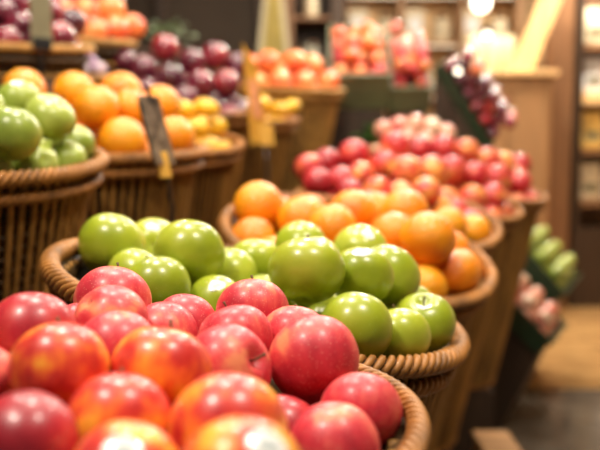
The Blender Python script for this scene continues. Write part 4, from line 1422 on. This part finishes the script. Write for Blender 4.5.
# leafy greens below the crates and at the upper left
def greens(root_name, c, n, size, label, cat, mat='leaf', seed=1, pale=False):
    rr = random.Random(seed)
    mb = MB()
    for i in range(n):
        a = rr.uniform(0, 2 * PI)
        el = rr.uniform(0.15, 1.3)
        L = size * rr.uniform(0.7, 1.1)
        d = Vector((math.cos(a) * math.cos(el), math.sin(a) * math.cos(el), math.sin(el)))
        side = Vector((-math.sin(a), math.cos(a), 0))
        prev = None
        vs, fs = [], []
        for k in range(6):
            t = k / 5
            wv = 0.30 * L * math.sin(PI * min(1, 0.08 + t * 0.9)) ** 0.7
            cen = Vector(c) + d * L * t + Vector((math.cos(a), math.sin(a), 0)) * 0.25 * L * t * t - Vector((0, 0, 0.2 * L * t * t))
            fold = Vector((0, 0, 0.12 * wv + 0.01 * math.sin(k * 2.3)))
            vs += [cen - side * wv / 2 + fold, cen, cen + side * wv / 2 + fold]
            if k:
                b = (k - 1) * 3
                fs += [(b, b + 1, b + 4, b + 3), (b + 1, b + 2, b + 5, b + 4)]
        mb.add(vs, fs)
    o = mb.build('leaves', M[mat], smooth=True)
    root = empty(root_name, c)
    tag(root, label, cat)
    child(o, root)
    st = MB()
    for i in range(7):
        a = 2 * PI * i / 7
        st.tube([Vector(c) + Vector((0.012 * math.cos(a), 0.012 * math.sin(a), -0.05)), Vector(c) + Vector((0.02 * math.cos(a), 0.02 * math.sin(a), 0.05))], 0.007, 6)
    child(st.build('stalks', M['star'], smooth=True), root)
    return root


sh = at(372, 138, 4.08)
tag(MB().box((sh.x, sh.y + 0.07, sh.z - 0.06 - 0.45), (0.28, 0.16, 0.9)).build('display_stand', M['dark_wood'], bevel=0.003), 'low dark stand holding the leafy greens under the olive crates', 'stand')
greens('leafy_greens', (sh.x + 0.03, sh.y + 0.07, sh.z - 0.01), 34, 0.12, 'bunch of leafy greens under the left olive crate', 'vegetable', seed=5)
wg = at(162, 34, 3.9)
tag(MB().box((wg.x - 0.03, wg.y + 0.1, (wg.z - 0.07) / 2), (0.36, 0.3, wg.z - 0.07)).build('display_stand', M['dark_wood'], bevel=0.003), 'dark stand under the leafy greens at upper left', 'stand')
greens('leafy_greens', (wg.x - 0.02, wg.y + 0.1, wg.z - 0.02), 44, 0.15, 'pale leafy greens standing behind the top left peaches', 'vegetable', mat='leaf_grey', seed=8)

# stand with the folded paper sign and the clear cups
sg = at(240, 68, 4.75)
sg2 = at(338, 68, 4.75)
tag(MB().box(((sg.x + sg2.x) / 2, sg.y + 0.2, sg.z / 2), (sg2.x - sg.x, 0.4, sg.z)).build('display_stand', M['dark_wood'], bevel=0.004),
    'dark stand holding clear cups and the tall pale sign', 'stand')
sx = at(273, 68, 4.75)
H = 0.48
root = empty('folded_sign', (sx.x, sx.y + 0.15, sg.z))
tag(root, 'tall tapering yellow sign with pale edge behind the peaches', 'sign')


def arch(wb, wt, h, y, th, z0=0.0):
    n = 14
    out = []
    for i in range(n + 1):
        t = PI * i / n
        out.append((wt / 2 * math.cos(t), h - wt / 2 + wt / 2 * math.sin(t)))
    out = [(wb / 2, z0)] + out + [(-wb / 2, z0)]
    vs = [(x, y, z) for x, z in out] + [(x, y + th, z) for x, z in out]
    k = len(out)
    fs = [tuple(range(k)), tuple(range(2 * k - 1, k - 1, -1))] + [(i, i + k, (i + 1) % k + k, (i + 1) % k) for i in range(k)]
    return MB().add(vs, fs)


arch(0.22, 0.12, H, 0.0, 0.012).build('sign_board', M['card_pale'], root)
arch(0.14, 0.07, H - 0.04, -0.004, 0.004, 0.02).build('yellow_face', M['card_mustard'], root)
MB().box((0, 0.05, 0.12), (0.05, 0.09, 0.012)).box((0, 0.09, 0.06), (0.03, 0.008, 0.12)).build('rear_strut', M['card_pale'], root)
cups = [(309, 0.05), (318, 0.16), (327, 0.06), (334, 0.17)]
ORDC = ('leftmost of the clear cups on stand left of olive crates', 'second clear cup from left, on stand left of olive crates',
        'third clear cup from left, on stand left of olive crates', 'rightmost of the clear cups on stand left of olive crates')
for i, (px, dy) in enumerate(cups):
    p = at(px, 68, 4.75)
    prof = [(0.001, 0.0), (0.022, 0.0), (0.027, 0.06), (0.034, 0.14), (0.036, 0.145), (0.033, 0.14), (0.025, 0.06), (0.020, 0.005), (0.001, 0.005)]
    if i == 0:
        cup0 = MB().lathe(prof, 24).mesh('cup', M['glass'])
    o = put('clear_cup', cup0, None, (p.x - 0.01, p.y + dy, sg.z))
    tag(o, ORDC[i], 'cup', 'clear cups beside the pale sign')

# dark divider behind the left side
dv0, dv1 = at(60, 0, 5.4), at(262, 0, 5.4)
root = empty('wooden_divider', ((dv0.x + dv1.x) / 2, dv0.y, 0))
tag(root, 'tall dark brown wooden divider behind the plums', 'divider')
Wd = dv1.x - dv0.x
MB().box((0, 0.03, 1.3), (Wd, 0.04, 2.6)).build('panel', M['wall_dark'], root)
for x in (-Wd / 2, 0, Wd / 2):
    MB().box((x, 0.0, 1.32), (0.07, 0.08, 2.64)).build('post', M['dark_wood'], root, bevel=0.004)
MB().box((0, 0.0, 2.68), (Wd + 0.1, 0.1, 0.08)).build('top_rail', M['dark_wood'], root, bevel=0.004)
# dark shelving between divider and the bright cabinet
s0, s1 = at(286, 0, 5.8), at(338, 0, 5.8)
root = empty('shelving_unit', ((s0.x + s1.x) / 2, s0.y, 0))
tag(root, 'narrow dark brown shelving unit behind the pale sign', 'shelf')
Wd = s1.x - s0.x
for x in (-Wd / 2, Wd / 2):
    MB().box((x, 0.15, 1.25), (0.10, 0.3, 2.5)).build('upright', M['brown_wood'] if x < 0 else M['dark_wood'], root, bevel=0.003)
MB().box((0, 0.3, 1.25), (Wd, 0.02, 2.5)).build('back_panel', M['dark_wood'], root)
for z in (0.3, 0.8, 1.3, 1.75, 2.1, 2.49):
    MB().box((0, 0.15, z), (Wd - 0.1, 0.28, 0.025)).build('shelf_board', M['brown_wood'], root)
jar_me = MB().lathe([(0.001, 0), (0.05, 0), (0.055, 0.01), (0.055, 0.13), (0.045, 0.15), (0.04, 0.155), (0.001, 0.155)], 20).mesh('jar', M['cream'])
lid_me = MB().lathe([(0.001, 0.178), (0.043, 0.178), (0.045, 0.175), (0.045, 0.15), (0.043, 0.15)], 20).mesh('lid', M['brown_wood'])
for z, w_ in ((1.7625, 'lower'), (2.1125, 'upper')):
    o = put('jar', jar_me, None, ((s0.x + s1.x) / 2, s0.y + 0.12, z))
    tag(o, 'cream jar on %s shelf of narrow dark shelving unit' % w_, 'jar')
    put('lid', lid_me, o)

# bright display cabinet on the back wall with pale goods, behind the counter
c0, c1 = at(342, 0, 6.9), at(520, 0, 6.9)
root = empty('display_cabinet', ((c0.x + c1.x) / 2, c0.y, 0))
tag(root, 'bright tan cabinet with lit shelves along the back wall', 'cabinet')
Wd = c1.x - c0.x
MB().box((0, 0.28, 1.4), (Wd, 0.03, 2.8)).build('back_panel', M['pale_wood'], root)
for x in (-Wd / 2, -Wd / 6, Wd / 6, Wd / 2):
    MB().box((x, 0.13, 1.4), (0.05, 0.28, 2.8)).build('upright', M['tan_wood'], root, bevel=0.003)
for z in (0.05, 0.6, 1.15, 1.62, 2.05, 2.45):
    MB().box((0, 0.13, z), (Wd, 0.26, 0.03)).build('shelf_board', M['tan_wood'], root)
for z in (1.60, 2.03, 2.43):
    MB().box((0, 0.02, z), (Wd - 0.1, 0.02, 0.012)).build('strip_light', M['glow_panel'], root)
box_me = MB().box((0, 0, 0.14), (0.16, 0.12, 0.28)).mesh('carton', M['cream'], smooth=False)
flap_me = MB().box((0, -0.0615, 0.15), (0.11, 0.003, 0.12)).mesh('carton_label', M['white'], smooth=False)
ordw = ('first', 'second', 'third', 'fourth', 'fifth', 'sixth')
for r_, z in enumerate((1.635, 2.065)):
    for i in range(6):
        x = (c0.x + c1.x) / 2 - Wd / 2 + 0.14 + i * (Wd - 0.28) / 5
        if i % 2 == 0:
            o = put('carton', box_me, None, (x, c0.y + 0.14, z))
            put('carton_label', flap_me, o)
            tag(o, 'cream carton in bright cabinet, %s item from left on %s shelf' % (ordw[i], ('lower', 'upper')[r_]), 'carton', 'cream cartons in the bright cabinet')
        else:
            o = put('jar', jar_me, None, (x, c0.y + 0.14, z))
            o.scale = (1.35, 1.35, 1.35)
            put('lid', lid_me, o)
            tag(o, 'cream jar in bright cabinet, %s item from left on %s shelf' % (ordw[i], ('lower', 'upper')[r_]), 'jar', 'cream jars in the bright cabinet')

# pendant lamps, plus one globe added as a glint
def pendant(px, py, d, r, label):
    p = at(px, py, d)
    root = empty('pendant_lamp', (p.x, p.y, 3.3))
    tag(root, label, 'lamp')
    h = p.z - 3.3
    MB().tube([(0, 0, 0), (0, 0, h + r)], 0.004, 6).build('cord', M['black'], root, smooth=True)
    MB().lathe([(0.001, 0), (0.05, 0), (0.05, -0.02), (0.001, -0.025)], 20).build('ceiling_rose', M['black'], root, smooth=True)
    MB().lathe([(0.02, h + r + 0.03), (0.03, h + r + 0.02), (0.034, h + r * 0.75), (0.0, h + r * 0.75)], 20).build('socket', M['black'], root, smooth=True)
    prof = [(max(0.001, r * math.sin(PI * i / 16)), h + r * math.cos(PI * i / 16)) for i in range(17)]
    MB().lathe(prof, 24).build('globe', M['glow_white'], root, smooth=True)


pendant(481, 3, 6.0, 0.065, 'large round glowing lamp at top, left of the slanted board')
pendant(487, 35, 6.2, 0.028, 'smaller round glowing lamp below the large one')
pendant(458, 71, 4.1, 0.014, 'tiny added glowing globe standing in for a glint at the small plums')  # glowing globe added in place of a reflection on the plums

# counter of tan wood panels with a glazed front part
k0, k1 = at(468, 100, 5.6), at(552, 100, 5.6)
root = empty('wooden_counter', ((k0.x + k1.x) / 2, k0.y, 0))
tag(root, 'tan panelled wooden counter behind the right-hand red apples', 'counter')
Wd = k1.x - k0.x
TOP = at(500, 76, 5.6).z
MB().box((0, 0.35, TOP / 2), (Wd, 0.7, TOP)).build('carcass', M['tan_wood'], root, bevel=0.004)
MB().box((0, 0.33, TOP + 0.0175), (Wd + 0.06, 0.76, 0.035)).build('worktop', M['pale_wood'], root, bevel=0.004)
for i in (-1, 1):
    MB().box((i * Wd / 4, -0.009, TOP / 2 + 0.02), (Wd / 2 - 0.05, 0.018, TOP - 0.2)).build('door', M['tan_wood'], root, bevel=0.004)
    MB().tube([(i * 0.035, -0.035, TOP * 0.62), (i * 0.035, -0.035, TOP * 0.62 + 0.12)], 0.005, 8).build('handle', M['steel'], root, smooth=True)
MB().box((0, -0.004, 0.05), (Wd, 0.012, 0.1)).build('plinth_strip', M['brown_wood'], root)
pk_me = MB().lathe([(0.001, 0), (0.06, 0), (0.07, 0.02), (0.07, 0.2), (0.05, 0.25), (0.02, 0.27), (0.001, 0.27)], 20).mesh('canister', M['card_pale'])
for px, nm in ((478, 'left'), (496, 'middle'), (511, 'right')):
    p = at(px, 76, 5.8)
    o = put('canister', pk_me, None, (p.x, k0.y + 0.3, TOP + 0.035))
    tag(o, '%s one of three cream canisters on the tan counter' % nm, 'canister', 'cream canisters on the counter')
# leaning board and the brown pillar
q0, q1 = at(521, 74, 5.75), at(552, -6, 5.75)
v = (q1 - q0)
mid = (q0 + q1) / 2
ang = math.atan2(v.x, v.z)
mb = MB().box(mid, (0.14, 0.035, v.length), Matrix.Rotation(ang, 3, 'Y'))
tag(mb.build('leaning_board', M['pale_wood'], bevel=0.004), 'pale wooden board leaning against the brown pillar', 'board')
p0, p1 = at(553, 0, 5.9), at(576, 0, 5.9)
struct(MB().box(((p0.x + p1.x) / 2, p0.y + 0.1, 1.65), (p1.x - p0.x, 0.2, 3.3)).build('pillar', M['brown_wood'], bevel=0.006))
# right-hand shelves
h0, h1 = at(580, 100, 6.1), at(700, 100, 6.1)
root = empty('shelving_unit', ((h0.x + h1.x) / 2, h0.y, 0))
tag(root, 'dark wooden shelving with cream packets at right frame edge', 'shelf')
Wd = h1.x - h0.x
for x in (-Wd / 2, Wd / 2):
    MB().box((x, 0.2, 1.25), (0.04, 0.4, 2.5)).build('upright', M['dark_wood'], root, bevel=0.003)
MB().box((0, 0.4, 1.25), (Wd, 0.02, 2.5)).build('back_panel', M['brown_wood'], root)
MB().box((0, 0.19, 0.3), (Wd - 0.04, 0.36, 0.6)).build('base_cupboard', M['dark_wood'], root)
zs = [at(590, yy, 6.1).z for yy in (205, 152, 99, 48)]
for i, z in enumerate(zs):
    MB().box((0, 0.18, z), (Wd - 0.04, 0.38, 0.035 if i != 2 else 0.07)).build('shelf_board', M['pale_wood'] if i == 2 else M['brown_wood'], root)


def packet_mesh(mat):
    n = 5
    mb = MB()
    prof = [(0.05, 0.0, 0.085), (0.055, 0.04, 0.09), (0.052, 0.15, 0.09), (0.03, 0.22, 0.088), (0.004, 0.26, 0.085), (0.004, 0.285, 0.085)]
    vs, fs = [], []
    for (dy, z, dx) in prof:
        for t in range(16):
            a = 2 * PI * t / 16
            cx, sy = math.cos(a), math.sin(a)
            vs.append((dx * (abs(cx) ** 0.5) * (1 if cx > 0 else -1), dy * (abs(sy) ** 0.6) * (1 if sy > 0 else -1), z))
    for i in range(len(prof) - 1):
        for t in range(16):
            t2 = (t + 1) % 16
            fs.append((i * 16 + t, i * 16 + t2, (i + 1) * 16 + t2, (i + 1) * 16 + t))
    fs.append(tuple(range(15, -1, -1)))
    fs.append(tuple(80 + t for t in range(16)))
    return mb.add(vs, fs).mesh('packet', M[mat])


pks = [packet_mesh('cream'), packet_mesh('cream_yellow'), packet_mesh('white')]
bandm = MB().box((0, -0.056, 0.10), (0.11, 0.004, 0.06)).mesh('packet_label', M['card_olive'], smooth=False)
for r_, z in enumerate(zs[:4]):
    zz = z + (0.0175 if r_ != 2 else 0.035)
    for i in range(4):
        o = put('packet', pks[(i * 2 + r_) % 3], None, ((h0.x + h1.x) / 2 - Wd / 2 + 0.13 + i * 0.20, h0.y + 0.13, zz))
        put('packet_label', bandm, o)
        cn = ('cream', 'yellow', 'white')[(i * 2 + r_) % 3]
        tag(o, '%s packet on %s shelf at right edge, %s from pillar' % (cn, ('lowest', 'second', 'third', 'top')[r_], ordw[i]), 'packet', 'packets on the right-hand shelves')
